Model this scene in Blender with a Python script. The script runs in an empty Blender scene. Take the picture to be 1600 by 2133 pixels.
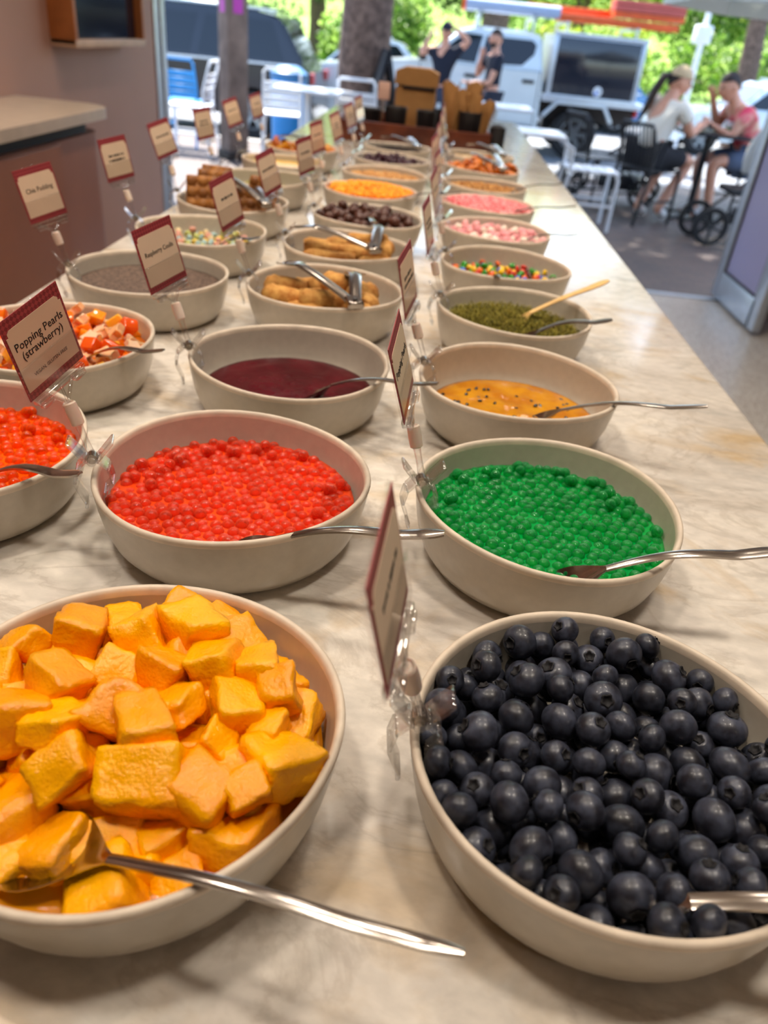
import bpy, bmesh, math, random
import numpy as np
from mathutils import Vector, Matrix, Euler, noise
sc = bpy.context.scene
col = sc.collection
PI = math.pi
# ---------------------------------------------------------------- camera
def set_camera():
    f, p, r, w = 1597.0, math.radians(32.0), math.radians(6.16), math.radians(-0.737)
    fw = Vector((math.sin(w) * math.cos(p), math.cos(w) * math.cos(p), -math.sin(p)))
    rt = Vector((math.cos(w), -math.sin(w), 0)); up = rt.cross(fw)
    rt2 = rt * math.cos(r) + up * math.sin(r); up2 = -rt * math.sin(r) + up * math.cos(r)
    cd = bpy.data.cameras.new('camera'); co = bpy.data.objects.new('camera', cd); col.objects.link(co)
    m = Matrix((rt2, up2, -fw)).transposed().to_4x4(); m.translation = (0, 0, 1.27)
    co.matrix_world = m
    cd.sensor_fit = 'VERTICAL'; cd.sensor_height = 36.0; cd.sensor_width = 27.0
    cd.lens = f / 2133.0 * 36.0; cd.clip_start = 0.02; cd.clip_end = 300
    cd.dof.use_dof = True; cd.dof.focus_distance = 0.52; cd.dof.aperture_fstop = 6.8
    sc.camera = co
set_camera()
# ---------------------------------------------------------------- world, sun, exposure
def set_light():
    w = bpy.data.worlds.new('sky'); sc.world = w; w.use_nodes = True
    nt = w.node_tree; nt.nodes.clear()
    o = nt.nodes.new('ShaderNodeOutputWorld'); b = nt.nodes.new('ShaderNodeBackground')
    s = nt.nodes.new('ShaderNodeTexSky'); s.sky_type = 'NISHITA'; s.sun_disc = False
    s.sun_elevation = math.radians(58); s.sun_rotation = math.radians(20); s.air_density = 1.0; s.dust_density = 1.5
    b.inputs['Strength'].default_value = 0.68
    nt.links.new(s.outputs[0], b.inputs[0]); nt.links.new(b.outputs[0], o.inputs[0])
    sd = bpy.data.lights.new('sun', 'SUN'); sd.energy = 18.0; sd.angle = math.radians(0.6); sd.color = (1, .95, .86)
    so = bpy.data.objects.new('sun', sd); col.objects.link(so)
    d = Vector((0.34, -0.62, -1.15)).normalized()          # light travels towards the shop and down
    so.rotation_euler = d.to_track_quat('-Z', 'Y').to_euler(); so.location = (-6, 20, 20)
    v = sc.view_settings; v.view_transform = 'Standard'; v.look = 'None'; v.gamma = 1.0; v.use_curve_mapping = False
    v.exposure = 0.0
    c = sc.cycles; c.use_denoising = True
    c.max_bounces = 10; c.transparent_max_bounces = 24; c.transmission_bounces = 10; c.glossy_bounces = 5; c.diffuse_bounces = 4
    c.sample_clamp_indirect = 6.0; c.caustics_refractive = False; c.caustics_reflective = False
set_light()
# ---------------------------------------------------------------- helpers
def lin(c):
    return tuple(((x / 255.0) / 12.92 if x / 255.0 <= .04045 else ((x / 255.0 + .055) / 1.055) ** 2.4) for x in c)
MATS = {}
def mat(name, rgb, rough=.5, metal=0.0, var=0.0, scale=30.0, bump=0.0, bscale=None, trans=0.0, ior=1.45, sss=0.0, sssr=(1, .4, .2), ssss=.005,
        coat=0.0, rand=0.0, rgb2=None, detail=4.0, island=None, emit=0.0, spec=.5, hue=0.0, objco=True):
    """procedural Principled material; colours are given as sRGB 0-255"""
    if name in MATS: return MATS[name]
    m = bpy.data.materials.new(name); m.use_nodes = True; nt = m.node_tree; N = nt.nodes; L = nt.links
    b = N['Principled BSDF']; c = lin(rgb)
    b.inputs['Base Color'].default_value = (*c, 1); b.inputs['Roughness'].default_value = rough
    b.inputs['Metallic'].default_value = metal; b.inputs['IOR'].default_value = ior
    b.inputs['Transmission Weight'].default_value = trans; b.inputs['Coat Weight'].default_value = coat; b.inputs['Coat Roughness'].default_value = .08
    b.inputs['Specular IOR Level'].default_value = spec
    if sss:
        b.inputs['Subsurface Weight'].default_value = sss; b.inputs['Subsurface Radius'].default_value = sssr; b.inputs['Subsurface Scale'].default_value = ssss
    if emit:
        b.inputs['Emission Color'].default_value = (*c, 1); b.inputs['Emission Strength'].default_value = emit
    tc = N.new('ShaderNodeTexCoord'); out = None
    if var or bump or rgb2:
        nz = N.new('ShaderNodeTexNoise'); nz.inputs['Scale'].default_value = scale; nz.inputs['Detail'].default_value = detail
        L.new(tc.outputs['Object'], nz.inputs['Vector'])
        if var or rgb2:
            mx = N.new('ShaderNodeMix'); mx.data_type = 'RGBA'
            a2 = lin(rgb2) if rgb2 else tuple(max(0, x * (1 - var)) for x in c)
            a1 = c if rgb2 else tuple(min(1, x * (1 + var)) for x in c)
            mx.inputs[6].default_value = (*a1, 1); mx.inputs[7].default_value = (*a2, 1)
            mr = N.new('ShaderNodeMapRange'); mr.inputs[1].default_value = .35; mr.inputs[2].default_value = .65
            L.new(nz.outputs[0], mr.inputs[0]); L.new(mr.outputs[0], mx.inputs[0]); out = mx.outputs[2]
        if bump:
            bp = N.new('ShaderNodeBump'); bp.inputs['Strength'].default_value = min(1, bump); bp.inputs['Distance'].default_value = .002
            src = nz
            if bscale:
                src = N.new('ShaderNodeTexNoise'); src.inputs['Scale'].default_value = bscale; src.inputs['Detail'].default_value = 5
                L.new(tc.outputs['Object'], src.inputs['Vector'])
            L.new(src.outputs[0], bp.inputs['Height']); L.new(bp.outputs[0], b.inputs['Normal'])
    if island:                                          # several colours, one per loose piece
        ge = N.new('ShaderNodeNewGeometry'); cr = N.new('ShaderNodeValToRGB'); cr.color_ramp.interpolation = 'CONSTANT'
        while len(cr.color_ramp.elements) < len(island): cr.color_ramp.elements.new(.5)
        for i, e in enumerate(island):
            cr.color_ramp.elements[i].position = i / len(island); cr.color_ramp.elements[i].color = (*lin(e), 1)
        L.new(ge.outputs['Random Per Island'], cr.inputs[0]); out = cr.outputs[0]
    if rand or hue:                                        # each object a little different
        oi = N.new('ShaderNodeObjectInfo'); hs = N.new('ShaderNodeHueSaturation')
        mr2 = N.new('ShaderNodeMapRange'); mr2.inputs[3].default_value = 1 - rand; mr2.inputs[4].default_value = 1 + rand
        L.new(oi.outputs['Random'], mr2.inputs[0]); L.new(mr2.outputs[0], hs.inputs['Value'])
        if hue:
            mr3 = N.new('ShaderNodeMapRange'); mr3.inputs[3].default_value = .5 - hue; mr3.inputs[4].default_value = .5 + hue
            L.new(oi.outputs['Random'], mr3.inputs[0]); L.new(mr3.outputs[0], hs.inputs['Hue'])
        if out: L.new(out, hs.inputs['Color'])
        else: hs.inputs['Color'].default_value = (*c, 1)
        out = hs.outputs[0]
    if out: L.new(out, b.inputs['Base Color'])
    MATS[name] = m; return m
def clear_mat(name, tint=(.95, .95, .95), refl=.12, rough=.03):
    """thin clear plastic or glass: see-through with a fresnel reflection"""
    if name in MATS: return MATS[name]
    m = bpy.data.materials.new(name); m.use_nodes = True; nt = m.node_tree; N = nt.nodes; L = nt.links
    N.remove(N['Principled BSDF']); o = N['Material Output']
    t = N.new('ShaderNodeBsdfTransparent'); t.inputs[0].default_value = (*tint, 1)
    g = N.new('ShaderNodeBsdfGlossy'); g.inputs['Roughness'].default_value = rough
    lw = N.new('ShaderNodeLayerWeight'); lw.inputs[0].default_value = .35
    mr = N.new('ShaderNodeMapRange'); mr.inputs[3].default_value = refl * .35; mr.inputs[4].default_value = min(.9, refl * 5)
    x = N.new('ShaderNodeMixShader')
    L.new(lw.outputs['Facing'], mr.inputs[0]); L.new(mr.outputs[0], x.inputs[0]); L.new(t.outputs[0], x.inputs[1]); L.new(g.outputs[0], x.inputs[2])
    L.new(x.outputs[0], o.inputs[0]); MATS[name] = m; return m
def mesh(name, v, f, smooth=True):
    me = bpy.data.meshes.new(name); me.from_pydata([tuple(p) for p in v], [], f); me.update()
    if smooth: me.polygons.foreach_set('use_smooth', [True] * len(me.polygons))
    return me
def ob(name, me, m=None, parent=None, loc=(0, 0, 0), rot=(0, 0, 0), scale=(1, 1, 1)):
    o = bpy.data.objects.new(name, me); col.objects.link(o)
    o.location = loc; o.rotation_euler = rot; o.scale = scale
    if m is not None and me is not None and not me.materials: me.materials.append(m)
    if parent is not None: o.parent = parent
    return o
def empty(name, loc=(0, 0, 0), rot=(0, 0, 0)):
    o = bpy.data.objects.new(name, None); col.objects.link(o); o.location = loc; o.rotation_euler = rot; o.empty_display_size = .05
    return o
def tag(o, label=None, cat=None, group=None, kind=None):
    if label: o['label'] = label
    if cat: o['category'] = cat
    if group: o['group'] = group
    if kind: o['kind'] = kind
    return o
def tree_copy(o, parent=None):
    c = o.copy(); col.objects.link(c); c.parent = parent
    for ch in list(o.children):
        tree_copy(ch, c)
    return c
class G:
    """collects shapes into one mesh"""
    def __init__(s): s.bm = bmesh.new()
    def box(s, c, d, bev=0.0, seg=2, rot=None):
        m = Matrix.Translation(c) @ (rot.to_4x4() if rot is not None else Matrix.Identity(4)) @ Matrix.Diagonal((*d, 1))
        r = bmesh.ops.create_cube(s.bm, size=1.0, matrix=m)
        if bev:
            ed = list({e for v in r['verts'] for e in v.link_edges})
            bmesh.ops.bevel(s.bm, geom=ed, offset=bev, segments=seg, affect='EDGES', profile=.5)
        return s
    def bar(s, a, b, w, h=None, bev=0.0, up=(0, 0, 1)):
        a = Vector(a); b = Vector(b); d = b - a; L = d.length; h = h or w
        z = Vector(up); x = d.normalized()
        if abs(x.dot(z)) > .98: z = Vector((0, 1, 0))
        y = z.cross(x).normalized(); z = x.cross(y)
        return s.box((a + b) / 2, (L, w, h), bev, 1, Matrix((x, y, z)).transposed())
    def cyl(s, a, b, r0, r1=None, n=16, cap=True):
        a = Vector(a); b = Vector(b); r1 = r0 if r1 is None else r1
        q = (b - a).to_track_quat('Z', 'Y')
        m = Matrix.Translation((a + b) / 2) @ q.to_matrix().to_4x4()
        bmesh.ops.create_cone(s.bm, cap_ends=cap, segments=n, radius1=r0, radius2=r1, depth=(b - a).length, matrix=m); return s
    def ball(s, c, r, n=12, scale=(1, 1, 1), rot=None):
        m = Matrix.Translation(c) @ (rot.to_4x4() if rot is not None else Matrix.Identity(4)) @ Matrix.Diagonal((*scale, 1))
        bmesh.ops.create_uvsphere(s.bm, u_segments=n, v_segments=max(6, n * 2 // 3), radius=r, matrix=m); return s
    def add(s, v, f):
        vs = [s.bm.verts.new(p) for p in v]
        for q in f:
            try: s.bm.faces.new([vs[i] for i in q])
            except ValueError: pass
        return s
    def tube(s, pts, r, n=8, closed=False):
        pts = [Vector(p) for p in pts]; k = len(pts); rr = r if isinstance(r, (list, tuple)) else [r] * k
        V = []; F = []; prev = None
        for i, p in enumerate(pts):
            t = (pts[(i + 1) % k] - pts[i - 1]) if closed or 0 < i < k - 1 else (pts[1] - pts[0] if i == 0 else pts[-1] - pts[-2])
            t.normalize()
            if prev is None: u = t.orthogonal().normalized()
            else: u = (prev - t * prev.dot(t)); u = u.normalized() if u.length > 1e-6 else t.orthogonal().normalized()
            prev = u; w = t.cross(u)
            for j in range(n):
                a = 2 * PI * j / n; V.append(p + (u * math.cos(a) + w * math.sin(a)) * rr[i])
        for i in range(k if closed else k - 1):
            for j in range(n):
                a = i * n + j; b = i * n + (j + 1) % n; i2 = (i + 1) % k
                F.append((a, b, i2 * n + (j + 1) % n, i2 * n + j))
        if not closed: F.append(tuple(range(n - 1, -1, -1))); F.append(tuple((k - 1) * n + j for j in range(n)))
        return s.add(V, F)
    def lathe(s, prof, n=32, mod=None, closed=False):
        V = []; F = []; k = len(prof)
        for i, (r, z) in enumerate(prof):
            for j in range(n):
                a = 2 * PI * j / n; p = (r * math.cos(a), r * math.sin(a), z)
                V.append(mod(*p, a) if mod else p)
        for i in range(k if closed else k - 1):
            i2 = (i + 1) % k
            for j in range(n):
                F.append((i * n + j, i * n + (j + 1) % n, i2 * n + (j + 1) % n, i2 * n + j))
        if not closed:
            if prof[0][0] > 1e-5: F.append(tuple(range(n - 1, -1, -1)))
            if prof[-1][0] > 1e-5: F.append(tuple((k - 1) * n + j for j in range(n)))
        return s.add(V, F)
    def prism(s, poly, axis, a, b):
        """poly in the two other axes, extruded along axis ('x','y','z') from a to b"""
        def P(u, v, t): return {'x': (t, u, v), 'y': (u, t, v), 'z': (u, v, t)}[axis]
        n = len(poly); V = [P(u, v, a) for u, v in poly] + [P(u, v, b) for u, v in poly]
        F = [tuple(range(n)), tuple(range(2 * n - 1, n - 1, -1))] + [(i, (i + 1) % n, n + (i + 1) % n, n + i) for i in range(n)]
        return s.add(V, F)
    def mesh(s, name, smooth=True, ang=.7):
        bm = s.bm; bmesh.ops.recalc_face_normals(bm, faces=bm.faces)
        me = bpy.data.meshes.new(name); bm.to_mesh(me); bm.free()
        if smooth:
            me.polygons.foreach_set('use_smooth', [True] * len(me.polygons))
            try: me.set_sharp_from_angle(angle=ang)
            except Exception: pass
        return me
    def build(s, name, m, parent=None, loc=(0, 0, 0), rot=(0, 0, 0), smooth=True, ang=.7):
        return ob(name, s.mesh(name, smooth, ang), m, parent, loc, rot)
TMP = bpy.data.scenes.new('workbench')                  # small side scene, so that text and bodies evaluate quickly
def bake(o):
    TMP.collection.objects.link(o); vl = TMP.view_layers[0]; vl.update()
    me = bpy.data.meshes.new_from_object(o.evaluated_get(vl.depsgraph)); bpy.data.objects.remove(o); return me
def struct(o): o['kind'] = 'structure'; return o
def text_mesh(body, size, align='CENTER', name='lettering'):
    cu = bpy.data.curves.new('t', 'FONT'); cu.body = body; cu.size = size; cu.align_x = align; cu.align_y = 'CENTER'
    cu.extrude = .00008; cu.resolution_u = 2; cu.space_line = .95
    me = bake(bpy.data.objects.new('t', cu)); me.name = name
    bpy.data.curves.remove(cu); me.materials.clear(); return me
# ---------------------------------------------------------------- special surface materials
def marble_mat():
    m = bpy.data.materials.new('marble'); m.use_nodes = True; N = m.node_tree.nodes; L = m.node_tree.links; b = N['Principled BSDF']
    tc = N.new('ShaderNodeTexCoord'); mp = N.new('ShaderNodeMapping'); mp.inputs['Rotation'].default_value = (0, 0, .75); mp.inputs['Scale'].default_value = (1, 1.7, 1)
    L.new(tc.outputs['Object'], mp.inputs[0])
    def nz(scale, det, dist=0.0, rough=.55):
        n = N.new('ShaderNodeTexNoise'); n.inputs['Scale'].default_value = scale; n.inputs['Detail'].default_value = det
        n.inputs['Distortion'].default_value = dist; n.inputs['Roughness'].default_value = rough; L.new(mp.outputs[0], n.inputs['Vector']); return n.outputs[0]
    def ramp(src, stops):
        r = N.new('ShaderNodeValToRGB'); e = r.color_ramp.elements
        while len(e) < len(stops): e.new(.5)
        for i, (p, c) in enumerate(stops): e[i].position = p; e[i].color = (*c, 1)
        L.new(src, r.inputs[0]); return r.outputs[0]
    def mix(f, a, c, mode='MIX'):
        x = N.new('ShaderNodeMix'); x.data_type = 'RGBA'; x.blend_type = mode
        (L.new(f, x.inputs[0]) if not isinstance(f, float) else setattr(x.inputs[0], 'default_value', f))
        for s, k in ((a, 6), (c, 7)):
            if isinstance(s, tuple): x.inputs[k].default_value = (*s, 1)
            else: L.new(s, x.inputs[k])
        return x.outputs[2]
    big = ramp(nz(3.2, 6, 1.2), [(.3, lin((196, 186, 174))), (.48, lin((216, 208, 198))), (.62, lin((226, 218, 206))), (.8, lin((200, 196, 190)))])
    och = ramp(nz(4.4, 8, 2.0), [(.5, (0, 0, 0)), (.72, (1, 1, 1))])
    c1 = mix(och, big, lin((200, 176, 142)))
    vein = nz(5.5, 9, 1.6, .6)
    a = N.new('ShaderNodeMath'); a.operation = 'SUBTRACT'; L.new(vein, a.inputs[0]); a.inputs[1].default_value = .5
    ab = N.new('ShaderNodeMath'); ab.operation = 'ABSOLUTE'; L.new(a.outputs[0], ab.inputs[0])
    vm = ramp(ab.outputs[0], [(.0, (1, 1, 1)), (.035, (0, 0, 0))])
    mx = N.new('ShaderNodeMath'); mx.operation = 'MULTIPLY'; L.new(vm, mx.inputs[0]); mx.inputs[1].default_value = .35
    c2 = mix(mx.outputs[0], c1, lin((168, 154, 138)))
    gry = ramp(nz(9, 8, .8), [(.56, (0, 0, 0)), (.75, (.55, .55, .55))])
    c3 = mix(gry, c2, lin((176, 172, 166)))
    fine = ramp(nz(60, 5, .3), [(.35, (.9, .9, .9)), (.65, (1.05, 1.05, 1.05))])
    c4 = mix(1.0, c3, fine, 'MULTIPLY')
    L.new(c4, b.inputs['Base Color']); b.inputs['Roughness'].default_value = .13; b.inputs['Specular IOR Level'].default_value = .55
    MATS['marble'] = m; return m
def speck_mat(name, base, specks, scale=90, rough=.35):
    m = bpy.data.materials.new(name); m.use_nodes = True; N = m.node_tree.nodes; L = m.node_tree.links; b = N['Principled BSDF']
    tc = N.new('ShaderNodeTexCoord'); v = N.new('ShaderNodeTexVoronoi'); v.inputs['Scale'].default_value = scale; L.new(tc.outputs['Object'], v.inputs['Vector'])
    r = N.new('ShaderNodeValToRGB'); r.color_ramp.interpolation = 'CONSTANT'; e = r.color_ramp.elements
    cols = [base, base] + list(specks)
    while len(e) < len(cols): e.new(.5)
    for i, c in enumerate(cols): e[i].position = i / len(cols); e[i].color = (*lin(c), 1)
    L.new(v.outputs['Color'], r.inputs[0]); L.new(r.outputs[0], b.inputs['Base Color']); b.inputs['Roughness'].default_value = rough
    MATS[name] = m; return m
def brick_mat(name, c1, c2, mortar, scale=4.0, rough=.6):
    m = bpy.data.materials.new(name); m.use_nodes = True; N = m.node_tree.nodes; L = m.node_tree.links; b = N['Principled BSDF']
    tc = N.new('ShaderNodeTexCoord'); t = N.new('ShaderNodeTexBrick'); t.inputs['Scale'].default_value = scale; L.new(tc.outputs['Object'], t.inputs['Vector'])
    t.inputs['Color1'].default_value = (*lin(c1), 1); t.inputs['Color2'].default_value = (*lin(c2), 1); t.inputs['Mortar'].default_value = (*lin(mortar), 1)
    t.inputs['Mortar Size'].default_value = .012
    L.new(t.outputs['Color'], b.inputs['Base Color']); b.inputs['Roughness'].default_value = rough; MATS[name] = m; return m
def frosted_mat():
    m = bpy.data.materials.new('frosted_film'); m.use_nodes = True; N = m.node_tree.nodes; L = m.node_tree.links; b = N['Principled BSDF']
    b.inputs['Base Color'].default_value = (*lin((214, 210, 240)), 1); b.inputs['Roughness'].default_value = .22
    t = N.new('ShaderNodeBsdfTranslucent'); t.inputs[0].default_value = (*lin((220, 216, 246)), 1); x = N.new('ShaderNodeMixShader'); x.inputs[0].default_value = .5
    L.new(b.outputs[0], x.inputs[1]); L.new(t.outputs[0], x.inputs[2]); L.new(x.outputs[0], N['Material Output'].inputs[0]); return m
M_marble = marble_mat()
M_terr = speck_mat('terrazzo', (206, 200, 192), [(178, 168, 158), (216, 212, 204), (156, 144, 134)], 150, .3)
M_pave = brick_mat('pavers', (98, 82, 76), (82, 72, 70), (66, 60, 58), 3.2)
M_road = mat('asphalt', (128, 132, 138), .85, var=.12, scale=60, bump=.4)
M_wall = mat('wall_paint', (168, 126, 108), .6, var=.03, scale=3, bump=.08, bscale=220)
M_ceil = mat('ceiling_paint', (232, 224, 214), .7, var=.02, scale=4)
M_alu = mat('aluminium', (196, 204, 214), .35, metal=.7, var=.05, scale=20)
M_cabinet = mat('cabinet_laminate', (142, 92, 68), .42, var=.05, scale=6)
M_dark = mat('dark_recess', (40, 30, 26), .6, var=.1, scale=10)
M_side = mat('side_stone', (186, 168, 148), .3, var=.06, scale=14, bump=.05)
M_timber = mat('orange_timber', (172, 104, 54), .45, var=.15, scale=9, bump=.1)
M_screen = mat('dark_screen', (24, 28, 40), .08, var=.08, scale=3)
# ---------------------------------------------------------------- the room
struct(G().box((.6, 1.025, -.06), (6.4, 8.05, .12)).build('floor', M_terr))
struct(G().box((.5, 1.05, 2.80), (4.5, 8.2, .1)).build('ceiling', M_ceil))
struct(G().box((-1.71, .95, 1.375), (.16, 8.0, 2.75)).build('wall_left', M_wall))
struct(G().box((.5, -3.03, 1.375), (4.6, .1, 2.75)).build('wall_back', M_wall))
struct(G().box((2.68, 1.0, 1.375), (.12, 8.1, 2.75)).build('wall_right', mat('dark_paint', (70, 60, 56), .6, var=.05, scale=4)))
g = G(); g.box((.5, 5.13, 2.70), (4.5, .16, .3)); g.box((2.34, 5.13, 1.28), (.68, .16, 2.55)); struct(g.build('wall_front', M_ceil))
g = G(); g.box((-1.65, 4.99, 1.3), (.06, .09, 2.6), .004); g.box((-1.66, 5.07, 1.3), (.1, .07, 2.6), .004); struct(g.build('trim_1', M_alu))
struct(G().box((.2, 5.05, .004), (3.6, .06, .008), .001).build('trim_2', M_alu))
# open folding leaf of the shop front
d = struct(empty('door_1', (1.92, 4.345, 0)))
g = G()
g.box((0, .06, 1.25), (.05, .12, 2.46), .006); g.box((0, .74, 1.25), (.05, .1, 2.46), .006)
g.box((0, .39, .10), (.05, .62, .16), .006); g.box((0, .39, 2.42), (.05, .62, .1), .006); g.build('frame', M_alu, d)
G().box((0, .4, 1.28), (.018, .6, 2.24)).build('frosted_panel', frosted_mat(), d)
g = G(); g.box((-.014, .40, .185), (.012, .6, .012)); g.box((-.014, .10 + .025, 1.28), (.012, .012, 2.2)); g.box((-.014, .685, 1.28), (.012, .012, 2.2)); g.build('glazing_bead', M_dark, d)
# ---------------------------------------------------------------- counters
g = G(); g.box((-.064, 2.02, .885), (.992, 5.66, .03), .005, 3)
tag(g.build('worktop', M_marble), 'long polished cream marble worktop carrying all the bowls', 'worktop')
sb = empty('serving_counter', (-.064, 2.02, 0)); tag(sb, 'brown panelled counter base under the cream marble worktop', 'counter')
G().box((0, 0, .06), (.84, 5.46, .12)).build('plinth', M_dark, sb)
g = G(); g.box((0, 0, .495), (.9, 5.52, .75)); g.build('body', M_cabinet, sb)
for k in range(9):
    for s in (-1, 1):
        G().box((s * .457, -2.76 + .307 + k * .614 - .0, .495), (.014, .6, .73), .003, 1).build('front_panel', M_cabinet, sb)
sc2 = empty('side_cabinet', (-1.435, 1.35, 0)); tag(sc2, 'brown wall cabinet with a rounded pale stone top beside the niche', 'cabinet')
def round_end(x0, x1, y0, y1, r, n=10):
    p = [(x0, y0), (x1, y0)]
    for i in range(n + 1): a = PI / 2 * i / n; p.append((x1 - r + r * math.cos(a), y1 - r + r * math.sin(a)))
    p.append((x0, y1)); return p
G().prism(round_end(-.19, .20, -2.0, 1.90, .13), 'z', .895, .93).build('stone_top', M_side, sc2)
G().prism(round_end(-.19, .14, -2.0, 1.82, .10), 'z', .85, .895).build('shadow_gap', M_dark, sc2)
G().prism(round_end(-.19, .165, -2.0, 1.86, .12), 'z', .08, .85).build('body', M_cabinet, sc2)
for k in range(5):
    G().box((.172, -1.72 + k * .70, .465), (.014, .69, .76), .003, 1).build('door', M_cabinet, sc2)
G().box((-.03, .75, .932), (.2, 1.0, .006), .002).build('sink_inset', mat('olive_inset', (92, 84, 66), .4, var=.1, scale=8), sc2)
n = empty('display_box', (-1.63, 3.62, 1.11)); tag(n, 'timber framed wall box with a dark screen above the cabinet', 'display')
g = G(); g.box((.055, .015, .3), (.11, .03, .62), .003); g.box((.055, .845, .3), (.11, .03, .62), .003); g.box((.055, .43, .59), (.11, .80, .04), .003); g.build('side_frame', M_timber, n)
G().box((.055, .43, -.005), (.112, .86, .03), .003).build('bottom_frame', mat('pale_timber', (196, 160, 132), .5, var=.08, scale=10), n)
G().box((.035, .43, .29), (.07, .80, .56)).build('screen', M_screen, n)
# ceiling downlights: the light that the room has
def downlight(x, y, watts):
    t = empty('downlight', (x, y, 2.75)); tag(t, 'small round warm downlight recessed in the ceiling', 'lamp', 'ceiling downlights')
    G().lathe([(.102, 0), (.116, -.004), (.120, -.010), (.104, -.012), (.100, -.004)], 24, closed=True).build('ring', M_alu, t)
    G().lathe([(.0, -.003), (.100, -.003), (.100, -.001), (.0, -.001)], 20).build('lens', mat('lamp_lens', (255, 226, 190), .4, emit=3.0), t)
    ld = bpy.data.lights.new('bulb', 'AREA'); ld.shape = 'DISK'; ld.size = .20; ld.energy = watts; ld.color = (1, .89, .76); ld.spread = math.radians(110)
    lo = bpy.data.objects.new('bulb', ld); col.objects.link(lo); lo.parent = t; lo.location = (0, 0, -.02)
for y in (.3, 1.3, 2.3, 3.4):
    for x in (-.52, .40): downlight(x, y, 4.9)
for y in (.8, 2.6): downlight(-1.2, y, 5.0)
for y in (-1.2, 1.9, 3.7): downlight(1.4, y, 4.0)
# ---------------------------------------------------------------- bowls
M_bowl = mat('stoneware_glaze', (188, 179, 164), .33, var=.035, scale=120, bump=.06, bscale=160, coat=.25)
M_rim = mat('raw_clay_rim', (214, 198, 178), .45, var=.08, scale=60, bump=.1)
TOP = .9
OUT = [(.0, .002), (.05, .002), (.076, .002), (.079, 0), (.085, .0), (.0925, .005), (.0990, .014), (.1040, .028), (.1070, .043), (.1088, .0555)]
RIM = [(.1088, .0555), (.1095, .0585), (.1090, .0603), (.1072, .0612), (.1055, .0603), (.1045, .0585), (.1040, .0555)]
INN = [(.1040, .0555), (.1022, .042), (.0990, .027), (.0930, .015), (.082, .0088), (.05, .0070), (.0, .0070)]
def rin(z):
    return float(np.interp(z, RZ, RR))
def organic(seed):
    rr = random.Random(seed); a2, a3, az = rr.uniform(.008, .02), rr.uniform(.004, .010), rr.uniform(.0012, .0026)
    p2, p3, pz = [rr.uniform(0, 6.28) for _ in range(3)]
    def mod(x, y, z, a):
        t = min(1, z / .05); k = 1 + (a2 * math.cos(2 * a + p2) + a3 * math.cos(3 * a + p3)) * (.3 + .7 * t)
        return (x * k, y * k, z + t * az * math.cos(2 * a + pz))
    return mod
ORG = [organic(s) for s in (3, 8, 14, 21)]
BODY = []; RIMM = []
for i in range(4):
    g = G(); g.lathe(OUT, 72, ORG[i]); g.lathe(INN, 72, ORG[i]); bmesh.ops.remove_doubles(g.bm, verts=g.bm.verts, dist=1e-6)
    # caps made by lathe on the open ends are removed so that the rim can close the wall
    bmesh.ops.delete(g.bm, geom=[f for f in g.bm.faces if len(f.verts) > 8], context='FACES_ONLY')
    me = g.mesh('bowl_body', True, 1.2); me.materials.append(M_bowl); BODY.append(me)
    g = G(); g.lathe(RIM, 72, ORG[i]); bmesh.ops.delete(g.bm, geom=[f for f in g.bm.faces if len(f.verts) > 8], context='FACES_ONLY')
    me = g.mesh('bowl_rim', True, 1.4); me.materials.append(M_rim); RIMM.append(me)
BOWLS = {  # x, y, what it holds
 'L0': (-.121, .273, 'mango cubes'), 'R0': (.132, .290, 'fresh blueberries'), 'L1': (-.131, .535, 'red popping pearls'), 'R1': (.125, .546, 'green popping pearls'),
 'R2': (.121, .803, 'passionfruit pulp with seeds'), 'L2': (-.130, .790, 'dark raspberry coulis'), 'LL1': (-.370, .540, 'orange popping pearls'), 'LL2': (-.391, .785, 'orange and white jelly pieces'),
 'LL3': (-.373, 1.056, 'grey chia pudding'), 'L3': (-.129, 1.074, 'bent golden fried bites'), 'R3': (.136, 1.064, 'olive green crumble'), 'L4': (-.125, 1.331, 'straight golden pastry sticks'),
 'R4': (.142, 1.323, 'rainbow candy buttons'), 'LL4': (-.373, 1.327, 'pastel candy bits'), 'L5': (-.115, 1.583, 'chocolate balls'), 'R5': (.138, 1.588, 'pink and white marshmallows'),
 'L6': (-.134, 1.874, 'bright orange crumble'), 'R6': (.134, 1.863, 'pink crumble'), 'LL5': (-.384, 1.590, 'brown bubble waffle pieces'), 'LL6': (-.385, 1.890, 'a little green nut crumble'),
 'R7': (.141, 2.130, 'brown chopped nuts'), 'L7': (-.121, 2.140, 'toasted oat crumble'), 'LL7': (-.390, 2.170, 'yellow custard'), 'R8': (.147, 2.430, 'dried apricots'),
 'L8': (-.116, 2.410, 'dark purple dried berries'), 'LL8': (-.385, 2.450, 'amber dried fruit'), 'L9': (-.118, 2.700, 'dark cookie crumble'), 'R9': (.150, 2.720, 'beige nut flakes'),
 'X0': (-.150, .022, 'nothing but its own glaze')}
BO = {}
for i, (k, (x, y, what)) in enumerate(BOWLS.items()):
    a = {'L0': 0, 'R0': 1, 'L1': 2, 'R1': 3}.get(k, (i * 7 + 1) % 4); rz = random.Random(i * 5 + 2).uniform(0, 6.28)
    o = ob('serving_bowl', BODY[a], None, None, (x, y, TOP), (0, 0, rz))
    tag(o, 'round off-white stoneware bowl holding ' + what if k != 'X0' else 'empty off-white stoneware bowl in front of the mango bowl', 'bowl', 'serving bowls on the marble worktop')
    ob('rim', RIMM[a], None, o); BO[k] = o
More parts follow.
